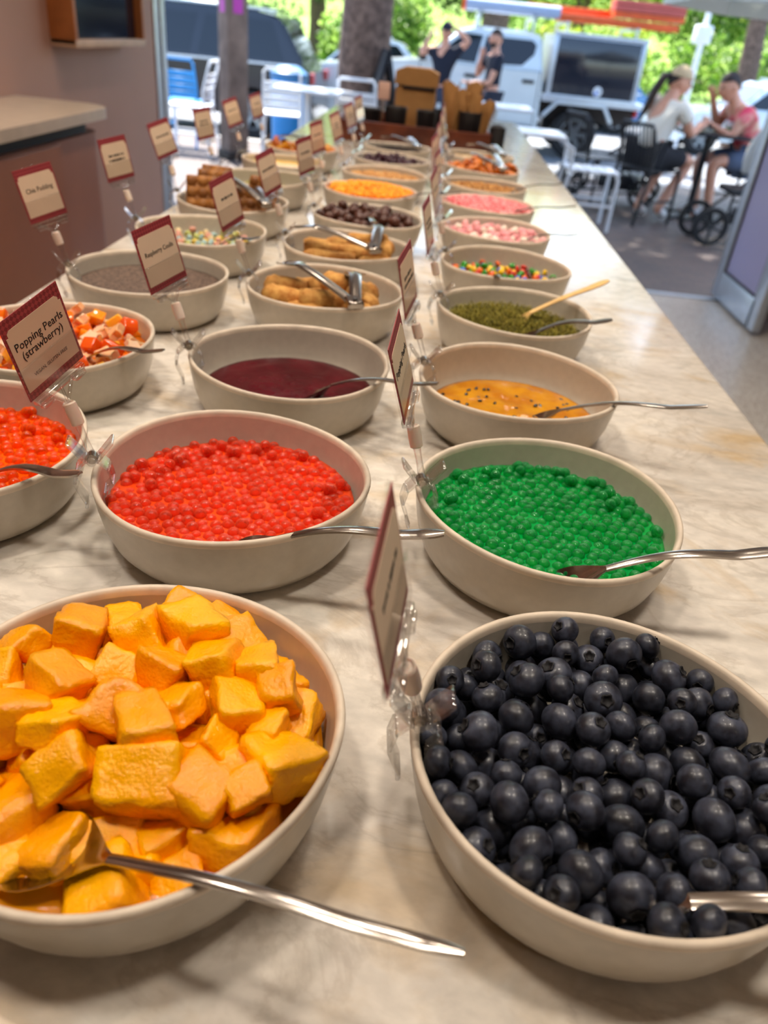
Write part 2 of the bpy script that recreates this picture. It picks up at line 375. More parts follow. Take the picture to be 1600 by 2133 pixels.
# ---------------------------------------------------------------- fillings
def plug(key, level, m, name, label, cat, amp=.0006, freq=60, heap=0.0, kind='stuff', rings=26, seg=64, dx=0.0, dy=0.0, tilt=(0, 0), extra=None):
    """a filling that follows the inside of the bowl up to `level`; top surface with low relief"""
    x, y, _ = BOWLS[key]; V = []; F = []; sd = sum(map(ord, key)) * 3.7
    for i in range(rings + 1):
        t = i / rings
        for j in range(seg):
            a = 2 * PI * j / seg; z0 = level + tilt[0] * math.cos(a) * t + tilt[1] * math.sin(a) * t
            R = rin(z0) * .985; r = R * t; px, py = r * math.cos(a), r * math.sin(a)
            nz = noise.fractal(Vector((px * freq + sd, py * freq, sd)), 1.0, 2.0, 3) * amp
            V.append((px, py, z0 + heap * (math.cos(PI * min(1, math.hypot(px - dx, py - dy) / R)) * .5 + .5) + nz * (1 if t < .97 else .3)))
    for i in range(rings):
        for j in range(seg): F.append((i * seg + j, i * seg + (j + 1) % seg, (i + 1) * seg + (j + 1) % seg, (i + 1) * seg + j))
    base = rings * seg; lv = [max(.0095, (level - .008) * q + .0095) for q in (.6, .3, 0)]
    for q, z in enumerate(lv):
        b2 = len(V); R = min(rin(z) * .975, rin(level) * .98)
        for j in range(seg): a = 2 * PI * j / seg; V.append((R * math.cos(a), R * math.sin(a), z))
        for j in range(seg): F.append((base + j, base + (j + 1) % seg, b2 + (j + 1) % seg, b2 + j))
        base = b2
    F.append(tuple(base + j for j in range(seg - 1, -1, -1)))
    if extra: extra(V, F)
    o = ob(name, mesh(name, V, F), m, None, (x, y, TOP)); tag(o, label, cat, None, kind); return o
def bits_adder(key, level, n, size, heap=0.0, R=.094, shape='chip', seed=1, lift=.3, stretch=(.5, 1.3), dx=0.0, dy=0.0):
    rr = random.Random(seed)
    def f(V, F):
        for _ in range(n):
            a = rr.uniform(0, 6.283); q = math.sqrt(rr.random()) * min(R, rin(level) * .95); x, y = q * math.cos(a), q * math.sin(a)
            z = level + heap * (math.cos(PI * min(1, math.hypot(x - dx, y - dy) / rin(level))) * .5 + .5) + size * lift * rr.uniform(-.4, 1.2)
            m = Euler((rr.uniform(0, 6), rr.uniform(0, 6), rr.uniform(0, 6))).to_matrix()
            sx, sy, sz = [size * rr.uniform(*stretch) for _ in range(3)]
            b = len(V)
            if shape == 'thread': sy *= .22; sz *= .22; sx *= 1.7
            P = [(sx, 0, 0), (-sx, 0, 0), (0, sy, 0), (0, -sy, 0), (0, 0, sz), (0, 0, -sz)] if shape != 'cube' else None
            if P:
                V.extend([tuple(Vector((x, y, z)) + m @ Vector(p)) for p in P])
                F.extend([(b, b + 2, b + 4), (b + 2, b + 1, b + 4), (b + 1, b + 3, b + 4), (b + 3, b, b + 4), (b + 2, b, b + 5), (b + 1, b + 2, b + 5), (b + 3, b + 1, b + 5), (b, b + 3, b + 5)])
            else:
                P = [(i * sx, j * sy, k * sz) for i in (-.6, .6) for j in (-.6, .6) for k in (-.6, .6)]
                V.extend([tuple(Vector((x, y, z)) + m @ Vector(p)) for p in P])
                F.extend([tuple(b + i for i in q) for q in ((0, 1, 3, 2), (4, 6, 7, 5), (0, 4, 5, 1), (2, 3, 7, 6), (0, 2, 6, 4), (1, 5, 7, 3))])
    return f
RP = sorted([(q[1], q[0]) for q in INN[:-1]]); RZ = np.array([p[0] for p in RP]); RR = np.array([p[1] for p in RP])
def drop(n, rads, seed, floor=.0075, zmax=.09, R=None, bias=0.0, tries=60, cx=0.0, cy=0.0):
    """pile spheres into a bowl one after the other, each rolling to a low resting place"""
    rr = random.Random(seed); rg = np.random.default_rng(seed); P = np.zeros((n, 4)); k = 0
    def rest(x, y, r):
        d0 = np.hypot(x, y); z = np.full(len(x), floor + r)
        for _ in range(4): z = z + np.maximum(0, d0 + r - np.interp(z, RZ, RR)) * .8
        if k:
            d2 = (P[:k, 0][:, None] - x) ** 2 + (P[:k, 1][:, None] - y) ** 2; s = (P[:k, 3][:, None] + r) ** 2 - d2
            z = np.maximum(z, np.where(s > 0, P[:k, 2][:, None] + np.sqrt(np.maximum(s, 0)), 0).max(0))
        return z
    for i in range(n):
        r = rads(rr); Rm = (R or .1035) - r
        a = rg.uniform(0, 6.283, tries); q = np.sqrt(rg.random(tries)) * Rm; x, y = q * np.cos(a), q * np.sin(a)
        for step in (0, .6, .35, .2, .1):
            if step:
                x = bx_ + rg.normal(0, step * r, 24); y = by_ + rg.normal(0, step * r, 24); x[0], y[0] = bx_, by_
                d = np.hypot(x, y); f = np.minimum(1, Rm / np.maximum(d, 1e-9)); x, y = x * f, y * f
            z = rest(x, y, r); j = int(np.argmin(z + bias * np.hypot(x - cx, y - cy))); bx_, by_, bz_ = x[j], y[j], z[j]
        if bz_ < zmax: P[k] = (bx_, by_, bz_, r); k += 1
    return P[:k]
def top_only(P, depth):
    """keep the pieces that can be seen from above"""
    out = []
    for i, p in enumerate(P):
        d2 = (P[:, 0] - p[0]) ** 2 + (P[:, 1] - p[1]) ** 2
        ov = (d2 < (p[3] * .75) ** 2) & (P[:, 2] > p[2] + p[3] * depth)
        if not ov.any(): out.append(p)
    return out
rnd = random.Random(11)
# --- mango
M_mango = mat('mango_flesh', (255, 180, 0), .20, scale=30, bump=.5, bscale=520, spec=.5, rand=.08, hue=.006, rgb2=(252, 158, 0))
def mango_mesh(seed):
    rr = random.Random(seed); n = 8; V = []; F = []; idx = {}
    cor = {(i, j, k): Vector((rr.uniform(-.26, .26), rr.uniform(-.26, .26), rr.uniform(-.26, .26))) for i in (0, 1) for j in (0, 1) for k in (0, 1)}
    dim = Vector((rr.uniform(.85, 1.2), rr.uniform(.8, 1.05), rr.uniform(.62, .95)))
    def pt(u, v, w):
        key = (u, v, w)
        if key in idx: return idx[key]
        a, b, c = (2.0 * u / n - 1, 2.0 * v / n - 1, 2.0 * w / n - 1)
        p = Vector((a, b, c)); e = 12.0
        L = (abs(a) ** e + abs(b) ** e + abs(c) ** e) ** (1 / e); p = p * (.90 / L) if L else p
        off = Vector((0, 0, 0))
        for i in (0, 1):
            for j in (0, 1):
                for k in (0, 1): off += cor[(i, j, k)] * ((u / n if i else 1 - u / n) * (v / n if j else 1 - v / n) * (w / n if k else 1 - w / n))
        p = Vector((p.x * dim.x, p.y * dim.y, p.z * dim.z)) + off
        p += noise.noise_vector(p * 1.5 + Vector((seed, 0, 0))) * .13 + noise.noise_vector(p * 5 + Vector((seed, 3, 0))) * .06
        idx[key] = len(V); V.append(p * .0135); return idx[key]
    for a in range(n):
        for b in range(n):
            for w in (0, n):
                q = [(a, b), (a + 1, b), (a + 1, b + 1), (a, b + 1)]
                if w == 0: q = q[::-1]
                F.append([pt(u, v, w) for u, v in q]); F.append([pt(v, w, u) for u, v in q]); F.append([pt(w, u, v) for u, v in q])
    me = mesh('mango_cube', V, F); me.materials.append(M_mango)
    bm = bmesh.new(); bm.from_mesh(me); bmesh.ops.recalc_face_normals(bm, faces=bm.faces); bm.to_mesh(me); bm.free()
    me.polygons.foreach_set('use_smooth', [True] * len(me.polygons)); return me
MG = [mango_mesh(s) for s in range(12)]
plug('L0', .034, mat('mango_juice', (222, 142, 2), .14, var=.2, scale=25, bump=.4, bscale=140, coat=.2), 'mango_juice', 'amber mango juice pooled under the mango cubes', 'juice', .0040, 70)
Pm = drop(190, lambda r: r.uniform(.0105, .0135), 5, floor=.012, zmax=.066, R=.0955, bias=.12, cx=.0, cy=.03)
bx, by, _ = BOWLS['L0']
low = []
for p in top_only(Pm, 1.3):
    p = list(p)
    if p[0] < .06 and p[1] < -.045 and p[2] > .034:                    # pushed down by the spoon
        p[2] = .033
        if any(math.hypot(p[0] - q[0], p[1] - q[1]) < .0205 for q in low): continue
        low.append(p)
    o = ob('mango_cube', rnd.choice(MG), None, None, (bx + p[0], by + p[1], TOP + p[2]), (rnd.uniform(-.5, .5), rnd.uniform(-.5, .5), rnd.uniform(0, 6.3)))
    s = p[3] / .0102; o.scale = (s, s, s); tag(o, 'wet yellow-orange mango cube heaped in the mango bowl', 'mango', 'mango cubes in the bowl')
# --- blueberries
M_berry = mat('blueberry_skin', (60, 64, 78), .34, scale=1.6, bump=.08, bscale=30, rand=.35, rgb2=(30, 30, 38), coat=.12)
M_crown = mat('blueberry_crown', (16, 14, 18), .7, var=.3, scale=300)
def berry_mesh(seed):
    V = []; F = []; n, m = 26, 17; rr = random.Random(seed); ph = rr.uniform(0, 6)
    for i in range(m + 1):
        t = PI * i / m
        for j in range(n):
            a = 2 * PI * j / n; r = 1.0; st = .30 + .05 * math.cos(5 * a + ph)
            if t < st: r = .86 - .10 * (1 - t / st)
            elif t < st + .12: r = 1.02 - (t - st) * .0
            q = Vector((math.sin(t) * math.cos(a), math.sin(t) * math.sin(a), math.cos(t) * .88))
            V.append(q * r * (1 + .025 * noise.noise(q * 1.5 + Vector((seed * 3.1, 0, 0)))))
    for i in range(m):
        for j in range(n): F.append((i * n + j, (i + 1) * n + j, (i + 1) * n + (j + 1) % n, i * n + (j + 1) % n))
    me = mesh('blueberry', V, F); me.materials.append(M_berry); return me
def crown_mesh(seed):
    V = []; F = []; n = 20; rr = random.Random(seed); ph = rr.uniform(0, 6)
    for i, (t, h) in enumerate([(.34, .885), (.30, .93), (.24, .90), (.17, .80), (.06, .765)]):
        for j in range(n):
            a = 2 * PI * j / n; k = 1 + .16 * math.cos(5 * a + ph) * (1 if i < 3 else .4); hh = h + (.03 * math.cos(5 * a + ph) if i < 3 else 0)
            V.append((math.sin(t) * math.cos(a) * k, math.sin(t) * math.sin(a) * k, hh))
    for i in range(4):
        for j in range(n): F.append((i * n + j, i * n + (j + 1) % n, (i + 1) * n + (j + 1) % n, (i + 1) * n + j))
    F.append(tuple(4 * n + j for j in range(n)))
    me = mesh('crown', V, F); me.materials.append(M_crown); return me
BB = [(berry_mesh(s), crown_mesh(s)) for s in range(5)]
Pb = drop(420, lambda r: r.choice((.0084, .0090, .0097, .0104, .0112)), 9, zmax=.058, R=.1045, bias=.04, cx=.0, cy=-.03)
bx, by, _ = BOWLS['R0']
for p in top_only(Pb, 2.6):
    b_, c_ = rnd.choice(BB); o = ob('blueberry', b_, None, None, (bx + p[0], by + p[1], TOP + p[2]), (rnd.gauss(0, 1.0), rnd.gauss(0, 1.0), rnd.uniform(0, 6.3)))
    o.scale = (p[3] * rnd.uniform(.97, 1.03), p[3], p[3] * rnd.uniform(.94, 1.02)); tag(o, 'dark blue-black blueberry heaped in the blueberry bowl', 'blueberry', 'blueberries in the bowl')
    ob('crown', c_, None, o)
# --- popping pearls
g = G(); g.ball((0, 0, 0), 1.0, 16); PEARL = g.mesh('popping_pearl', True, 3.0)
def pearls(key, level, m, ms, colour, flavour, seed, nind, keep=None):
    rr = random.Random(seed); x0, y0, _ = BOWLS[key]; sp = .0099; pts = []; R = rin(level + .003) - .004
    plug(key, level, ms, 'pearl_syrup', 'glossy %s syrup between the %s popping pearls' % (colour, colour), 'syrup', .0012, 45)
    ny = int(R / (sp * .866)) + 1
    for j in range(-ny, ny + 1):
        for i in range(-ny - 2, ny + 3):
            x = (i + .5 * (j % 2)) * sp + rr.gauss(0, .0009); y = j * sp * .866 + rr.gauss(0, .0009)
            if math.hypot(x, y) < R: pts.append((x, y, level + rr.uniform(-.0030, .0006) + .0014 * noise.noise(Vector((x * 40, y * 40, seed))), rr.uniform(.0048, .0055)))
    for _ in range(26):                                                 # a few lie on top, mostly along the far edge
        a = rr.uniform(.2, 2.9) if rr.random() < .7 else rr.uniform(0, 6.28); q = R * rr.uniform(.7, .97)
        pts.append((q * math.cos(a), q * math.sin(a), level + .0048, rr.uniform(.0048, .0053)))
    vis = [p for p in pts if keep is None or keep(p)]; vis.sort(key=lambda p: p[1]); first = set(vis[:nind])
    me = PEARL.copy(); me.materials.clear(); me.materials.append(m)
    for p in vis[:nind]:
        o = ob('popping_pearl', me, None, None, (x0 + p[0], y0 + p[1], TOP + p[2]), (0, 0, 0), (p[3],) * 3)
        tag(o, 'translucent %s popping pearl in the %s bowl' % (colour, flavour), 'pearl', colour + ' popping pearls')
    bv = [v.co.copy() for v in PEARL.vertices]; bf = [tuple(f.vertices) for f in PEARL.polygons]; V = []; F = []
    for p in pts:
        if p not in first:
            o_ = len(V); V += [tuple(v * p[3] + Vector(p[:3])) for v in bv]; F += [tuple(i + o_ for i in f) for f in bf]
    tag(ob('far_popping_pearls', mesh('far_popping_pearls', V, F), m, None, (x0, y0, TOP)), 'crowd of remaining %s popping pearls along the bowl edge' % colour, 'pearls', None, 'stuff')
def pearl_mat(n, c, tint):
    """gel pearl: the syrup shows through its middle, the skin gathers colour and gloss towards the edge"""
    m = mat(n, c, .10, coat=.4, var=.04, scale=40); N = m.node_tree.nodes; L = m.node_tree.links
    t = N.new('ShaderNodeBsdfTransparent'); t.inputs[0].default_value = (*lin(tint), 1); x = N.new('ShaderNodeMixShader'); lw = N.new('ShaderNodeLayerWeight'); lw.inputs[0].default_value = .5
    mr = N.new('ShaderNodeMapRange'); mr.inputs[3].default_value = .28; mr.inputs[4].default_value = .95
    L.new(lw.outputs['Facing'], mr.inputs[0]); L.new(mr.outputs[0], x.inputs[0]); L.new(t.outputs[0], x.inputs[1]); L.new(N['Principled BSDF'].outputs[0], x.inputs[2]); L.new(x.outputs[0], N['Material Output'].inputs[0]); return m
pearls('L1', .034, pearl_mat('red_pearl', (224, 82, 50), (255, 184, 150)), mat('red_syrup', (230, 74, 22), .10, var=.12, scale=30, sss=.3, ssss=.004), 'red', 'strawberry', 2, 125)
pearls('R1', .036, pearl_mat('green_pearl', (22, 146, 74), (170, 248, 200)), mat('green_syrup', (0, 148, 62), .10, var=.12, scale=30, sss=.3, sssr=(.2, 1, .4), ssss=.004), 'green', 'green pearl', 4, 125)
pearls('LL1', .036, pearl_mat('orange_pearl', (230, 92, 14), (255, 190, 140)), mat('orange_syrup', (250, 92, 4), .10, var=.12, scale=30, sss=.3, ssss=.004), 'orange', 'orange pearl', 6, 50, keep=lambda p: p[0] > .02)
# --- coulis, pulp, pudding, custard
M_coulis = mat('raspberry_coulis', (74, 6, 18), .22, spec=.22, var=.25, scale=30, bump=.12, bscale=90)
plug('L2', .0225, M_coulis, 'raspberry_coulis', 'smooth dark red raspberry coulis in the bowl', 'coulis', .0010, 70)
o = plug('R2', .0195, mat('passionfruit_pulp', (206, 142, 14), .16, scale=40, bump=.35, bscale=120, spec=.4, rgb2=(182, 110, 4)), 'passionfruit_pulp', 'orange passionfruit pulp with black seeds', 'pulp', .0022, 75)
me = G().ball((0, 0, 0), 1, 10, (1.5, 1, .7)).mesh('seed'); me.materials.append(mat('black_seed', (26, 20, 14), .15, coat=.5))
for k in range(70):
    a = rnd.uniform(0, 6.28); q = math.sqrt(rnd.random()) * .088; c = ob('seed', me, None, o, (q * math.cos(a), q * math.sin(a), .0192 + rnd.uniform(0, .0014)), (rnd.uniform(-.4, .4), rnd.uniform(-.4, .4), rnd.uniform(0, 6)), (.0021,) * 3)
plug('LL3', .040, mat('chia_pudding', (98, 78, 66), .75, var=.5, scale=260, bump=.9, bscale=420), 'chia_pudding', 'speckled grey brown chia pudding', 'pudding', .0010, 120)
plug('LL7', .044, mat('custard', (226, 184, 96), .3, var=.1, scale=20, sss=.2), 'custard', 'smooth yellow custard in the far staff-side bowl', 'custard', .0014, 50)
# --- crumbles nobody could count
plug('R3', .030, mat('green_crumble', (112, 104, 22), .8, var=.4, scale=120, island=[(134, 124, 34), (96, 92, 16), (150, 138, 52), (78, 72, 12), (118, 104, 20)]), 'green_crumble', 'fluffy olive green crumble heaped in its bowl', 'crumble', .010, 55, heap=.010,
     extra=bits_adder('R3', .036, 4200, .0034, heap=.009, shape='thread', seed=3, lift=1.2))
plug('L6', .054, mat('orange_crumble', (250, 160, 10), .55, island=[(255, 168, 12), (244, 142, 0), (255, 188, 40), (250, 150, 6)]), 'orange_crumble', 'bright orange crumble filling the bowl to its rim', 'crumble', .007, 60, heap=.012,
     extra=bits_adder('L6', .058, 900, .0056, heap=.012, seed=5))
plug('R6', .052, mat('pink_crumble', (238, 130, 130), .6, island=[(240, 120, 124), (250, 160, 160), (232, 96, 104), (246, 168, 166)]), 'pink_crumble', 'coarse pink crumble filling the bowl to its rim', 'crumble', .005, 60, heap=.004,
     extra=bits_adder('R6', .056, 900, .005, heap=.004, seed=6))
NUT = [(196, 138, 70), (170, 108, 44), (214, 164, 96), (150, 92, 36)]
plug('R7', .044, mat('chopped_nuts', (190, 130, 66), .7, island=NUT), 'chopped_nuts', 'brown chopped nuts in the customer-side bowl', 'nuts', .005, 60, heap=.004, extra=bits_adder('R7', .047, 900, .0042, heap=.004, shape='cube', seed=7))
plug('L7', .044, mat('oat_crumble', (196, 140, 74), .7, island=[(206, 150, 84), (180, 120, 56), (220, 172, 110)]), 'oat_crumble', 'toasted golden oat crumble in the middle row', 'crumble', .005, 60, heap=.004, extra=bits_adder('L7', .047, 900, .0042, heap=.004, seed=8))
plug('LL6', .026, mat('pistachio_crumble', (140, 132, 30), .7, island=[(150, 142, 36), (120, 116, 22), (176, 160, 60)]), 'pistachio_crumble', 'thin layer of green nut crumble in a deep bowl', 'crumble', .004, 60, extra=bits_adder('LL6', .029, 700, .004, seed=9))
plug('L9', .040, mat('cookie_crumble', (54, 42, 38), .8, island=[(48, 36, 34), (70, 54, 48), (34, 28, 28)]), 'cookie_crumble', 'dark cookie crumble next to the wooden tray', 'crumble', .006, 60, heap=.008, extra=bits_adder('L9', .044, 700, .006, heap=.008, seed=10))
plug('R9', .040, mat('nut_flakes', (198, 168, 128), .7, island=[(208, 180, 140), (184, 150, 106), (222, 198, 164)]), 'nut_flakes', 'beige nut flakes next to the wooden tray', 'flakes', .006, 60, heap=.006, extra=bits_adder('R9', .044, 700, .006, heap=.006, shape='cube', seed=12))
# --- countable pieces
def pile(key, name, label, cat, group, meshes, n, rads, seed, floor, scale_by=True, upright=False, bias=0.0, zmax=.085, depth=1.2, R=None, keep=None, tiltmax=6.3, lift=0.0):
    x0, y0, _ = BOWLS[key]; rr = random.Random(seed); out = []
    for p in top_only(drop(n, rads, seed, floor=floor, zmax=zmax, bias=bias, R=R), depth):
        if keep and not keep(p): continue
        me, lb = rr.choice(meshes)
        o = ob(name, me, None, None, (x0 + p[0], y0 + p[1], TOP + p[2] + lift), (rr.uniform(-tiltmax, tiltmax), rr.uniform(-tiltmax, tiltmax), rr.uniform(0, 6.3)))
        if scale_by: o.scale = (p[3],) * 3
        tag(o, lb or label, cat, group); out.append(o)
    return out
def coloured(base, cols, nm, **kw):
    r = []
    for cn, c in cols:
        me = base.copy(); me.materials.clear(); me.materials.append(mat(nm + '_' + cn.replace(' ', '_'), c, **kw)); r.append((me, cn))
    return r
base = G().ball((0, 0, 0), 1, 14, (1, 1, .58)).mesh('candy_button', True, 3)
cm = [(me, '%s sugar-shelled candy button among rainbow candies' % cn) for me, cn in coloured(base, [('red', (214, 40, 26)), ('orange', (240, 104, 14)), ('yellow', (246, 200, 16)), ('green', (44, 150, 40)), ('blue', (24, 96, 206)), ('brown', (84, 44, 24))], 'candy', rough=.25, coat=.3)]
pile('R4', 'candy_button', None, 'candy', 'rainbow candy buttons', cm, 420, lambda r: .0062, 21, .010, zmax=.036, depth=.9)
base = G().ball((0, 0, 0), 1, 14).mesh('chocolate_ball', True, 3)
for v in base.vertices: v.co *= 1 + .07 * noise.noise(v.co * 2.2)
base.materials.append(mat('milk_chocolate', (82, 44, 30), .4, var=.2, scale=3, bump=.2, rand=.15))
pile('L5', 'chocolate_ball', 'round milk chocolate ball piled in its bowl', 'chocolate', 'chocolate balls in the bowl', [(base, None)], 190, lambda r: r.uniform(.0088, .0108), 22, .020, zmax=.076, bias=.12)
def mallow():
    g = G(); g.lathe([(0, -.9), (.6, -.9), (.85, -.7), (.9, 0), (.85, .7), (.6, .9), (0, .9)], 14); return g.mesh('marshmallow', True, 2)
mm = [(me, '%s mini marshmallow in the marshmallow bowl' % cn) for me, cn in coloured(mallow(), [('pink', (240, 178, 176)), ('white', (240, 226, 210)), ('rose', (232, 158, 162))], 'mallow', rough=.7, sss=.3, sssr=(1, .7, .6))]
pile('R5', 'marshmallow', None, 'marshmallow', 'mini marshmallows', mm, 260, lambda r: r.uniform(.0070, .0086), 23, .020, zmax=.058)
# jelly stars and cubes
def star():
    p = [(math.cos(PI * i / 5) * (1.15 if i % 2 == 0 else .55), math.sin(PI * i / 5) * (1.15 if i % 2 == 0 else .55)) for i in range(10)]
    g = G(); g.prism(p, 'z', -.42, .42); bmesh.ops.bevel(g.bm, geom=list(g.bm.edges), offset=.1, segments=2, affect='EDGES'); return g.mesh('jelly_star', True, 1.0)
def jcube():
    g = G(); g.box((0, 0, 0), (1.7, 1.5, 1.2), .18, 3); return g.mesh('jelly_cube', True, 1.0)
js = [(me, '%s coconut jelly star among the orange jelly' % cn) for me, cn in coloured(star(), [('milky white', (246, 206, 170)), ('pale peach', (244, 186, 140))], 'jelly_star', rough=.2, sss=.6, sssr=(1, .7, .4), ssss=.005, coat=.4)]
jc = [(me, '%s translucent jelly cube in the jelly bowl' % cn) for me, cn in coloured(jcube(), [('orange', (244, 120, 8)), ('amber', (240, 152, 20)), ('deep orange', (236, 92, 12)), ('yellow', (246, 176, 50))], 'jelly_cube', rough=.14, sss=.7, sssr=(1, .6, .3), ssss=.006, coat=.4)]
plug('LL2', .040, mat('jelly_syrup', (226, 120, 20), .12, var=.2, scale=30, sss=.3), 'jelly_syrup', 'orange syrup under the jelly pieces', 'syrup', .001)
pile('LL2', 'jelly_piece', None, 'jelly', 'jelly stars and cubes', js + js + jc, 220, lambda r: r.uniform(.0095, .0125), 24, .022, zmax=.060, tiltmax=.7, depth=1.0)
# golden fried bites (bent) and pastry sticks (straight)
M_fried = mat('golden_crumb', (212, 160, 84), .8, scale=60, bump=1.0, bscale=190, rand=.12, rgb2=(172, 108, 40))
def stick(L, r, bend, seed):
    k = 9; pts = []; rad = []
    for i in range(k):
        t = i / (k - 1) - .5; pts.append((L * t, bend * L * (t * t * 4 - .5) * .5, 0)); rad.append(r * (1 - .25 * max(0, abs(t) - .42) / .08) * (1 + .05 * math.sin(9 * t + seed)))
    g = G(); g.tube(pts, rad, 12); me = g.mesh('stick', True, 1.2)
    for v in me.vertices: v.co += noise.noise_vector(v.co * 120 + Vector((seed, 0, 0))) * r * .12
    me.materials.append(M_fried); return me
fb = [stick(L, .0160, b, s) for s, (L, b) in enumerate([(.052, .6), (.058, .15), (.042, .1), (.056, .75)])]
x0, y0, _ = BOWLS['L3']
for dx, dy, dz, rz, rx, q in [(-.058, -.030, .040, -.35, 0, 1), (-.062, .015, .042, -.2, .1, 1), (-.020, -.008, .036, .5, .2, 2), (.002, .042, .042, .1, .1, 0), (.02, -.035, .034, -.3, 0, 2), (.055, -.02, .042, 2.1, .3, 3), (.050, .025, .040, .9, -.2, 0),
                                (-.018, -.058, .030, .1, 0, 0), (-.03, .055, .034, .4, .1, 1), (.062, -.05, .036, 1.2, .2, 2), (.0, .008, .020, 1.0, 0, 1), (.03, .07, .032, .3, 0, 1), (-.07, -.005, .022, 1.3, 0, 1), (.015, .02, .054, -.4, .2, 2), (.0, -.045, .046, .25, .15, 1)]:
    o = ob('fried_bite', fb[q], None, None, (x0 + dx * .93, y0 + dy * .93, TOP + dz + .005), (rx, 0, rz)); tag(o, 'plump golden fried bite with a crumb coat under tongs', 'snack', 'golden fried bites')
sb_ = [stick(L, .0125, b, s + 9) for s, (L, b) in enumerate([(.085, .05), (.072, .12), (.060, .02)])]
x0, y0, _ = BOWLS['L4']
for dx, dy, dz, rz, q in [(-.03, -.045, .040, .12, 0), (.03, -.02, .046, -.2, 0), (-.035, .0, .043, .1, 0), (.045, .03, .044, 1.3, 1), (.0, .04, .044, -.1, 0), (-.05, .04, .040, .3, 1), (.055, -.045, .038, .5, 2), (.0, .065, .036, .05, 1), (.0, -.07, .030, -.05, 1),
                             (.02, .01, .026, .7, 0), (-.05, -.01, .024, 1.2, 0), (.07, .0, .052, 1.5, 2), (.03, .05, .054, .4, 1)]:
    o = ob('pastry_stick', sb_[q], None, None, (x0 + dx * .9, y0 + dy * .95, TOP + dz + .004), (0, 0, rz)); tag(o, 'long golden pastry stick in the tongs bowl', 'snack', 'golden pastry sticks')
# bubble waffle pieces
M_waf = mat('bubble_waffle', (176, 116, 52), .55, var=.25, scale=60, bump=.3, rgb2=(128, 76, 28))
def waffle(nx, ny):
    g = G(); s = .021
    for i in range(nx):
        for j in range(ny): g.ball(((i - (nx - 1) / 2) * s, (j - (ny - 1) / 2) * s, 0), .0115, 12, (1, 1, .85))
    g.box((0, 0, 0), (nx * s, ny * s, .006), .002); return g.mesh('bubble_waffle', True, 1.2)
W1 = waffle(3, 5); W1.materials.append(M_waf); x0, y0, _ = BOWLS['LL5']
for dx, dy, dz, rx, rz in [(-.055, -.02, .050, 1.15, .2), (-.045, .02, .056, 1.2, .1), (-.050, .055, .058, 1.25, -.1), (.04, -.02, .040, .9, .3), (.05, .03, .052, 1.15, -.2)]:
    o = ob('bubble_waffle', W1, None, None, (x0 + dx, y0 + dy, TOP + dz), (rx, 0, rz)); tag(o, 'brown bubble waffle piece standing in its bowl', 'waffle', 'bubble waffle pieces')
# pastel bits, apricots, dark berries, amber fruit
pb = [(me, '%s candy bit in the pastel candy bowl' % cn) for me, cn in coloured(G().box((0, 0, 0), (1.6, 1.3, 1.1), .35, 3).mesh('pastel_bit', True, 1.2), [('pale green', (186, 190, 110)), ('cream', (230, 206, 160)), ('pale pink', (222, 160, 140)), ('yellow', (220, 188, 80)), ('pale blue', (160, 190, 190))], 'pastel', rough=.6)]
pile('LL4', 'pastel_bit', None, 'candy', 'pastel candy bits', pb, 300, lambda r: r.uniform(.006, .0078), 31, .012, zmax=.044)
ap = G().ball((0, 0, 0), 1, 14, (1.2, 1, .5)).mesh('dried_apricot', True, 3)
for v in ap.vertices: v.co *= 1 + .18 * noise.noise(v.co * 1.7); v.co.z += .25 * v.co.x * v.co.y
ap.materials.append(mat('apricot', (206, 112, 10), .4, var=.25, scale=3, sss=.3, rand=.15, bump=.3))
pile('R8', 'dried_apricot', 'wrinkled orange dried apricot under tongs', 'apricot', 'dried apricots', [(ap, None)], 60, lambda r: r.uniform(.014, .017), 32, .020, zmax=.082, tiltmax=.6, bias=.15)
db = G().ball((0, 0, 0), 1, 12, (1.2, 1, .8)).mesh('dried_berry', True, 3)
for v in db.vertices: v.co *= 1 + .25 * noise.noise(v.co * 2.2)
db.materials.append(mat('dark_berry', (58, 12, 30), .4, var=.3, scale=4, rand=.2))
pile('L8', 'dried_berry', 'wrinkled dark purple dried berry in its bowl', 'berry', 'dark dried berries', [(db, None)], 190, lambda r: r.uniform(.008, .010), 33, .022, zmax=.074, bias=.2)
af = G().box((0, 0, 0), (1.8, 1.4, 1.0), .3, 3).mesh('amber_fruit', True, 1.2); af.materials.append(mat('amber_fruit', (206, 130, 30), .35, var=.3, scale=3, sss=.2, rand=.2, hue=.03))
pile('LL8', 'amber_fruit', 'amber dried fruit chunk in the far staff-side bowl', 'fruit', 'amber dried fruit chunks', [(af, None)], 110, lambda r: r.uniform(.010, .013), 34, .020, zmax=.070)
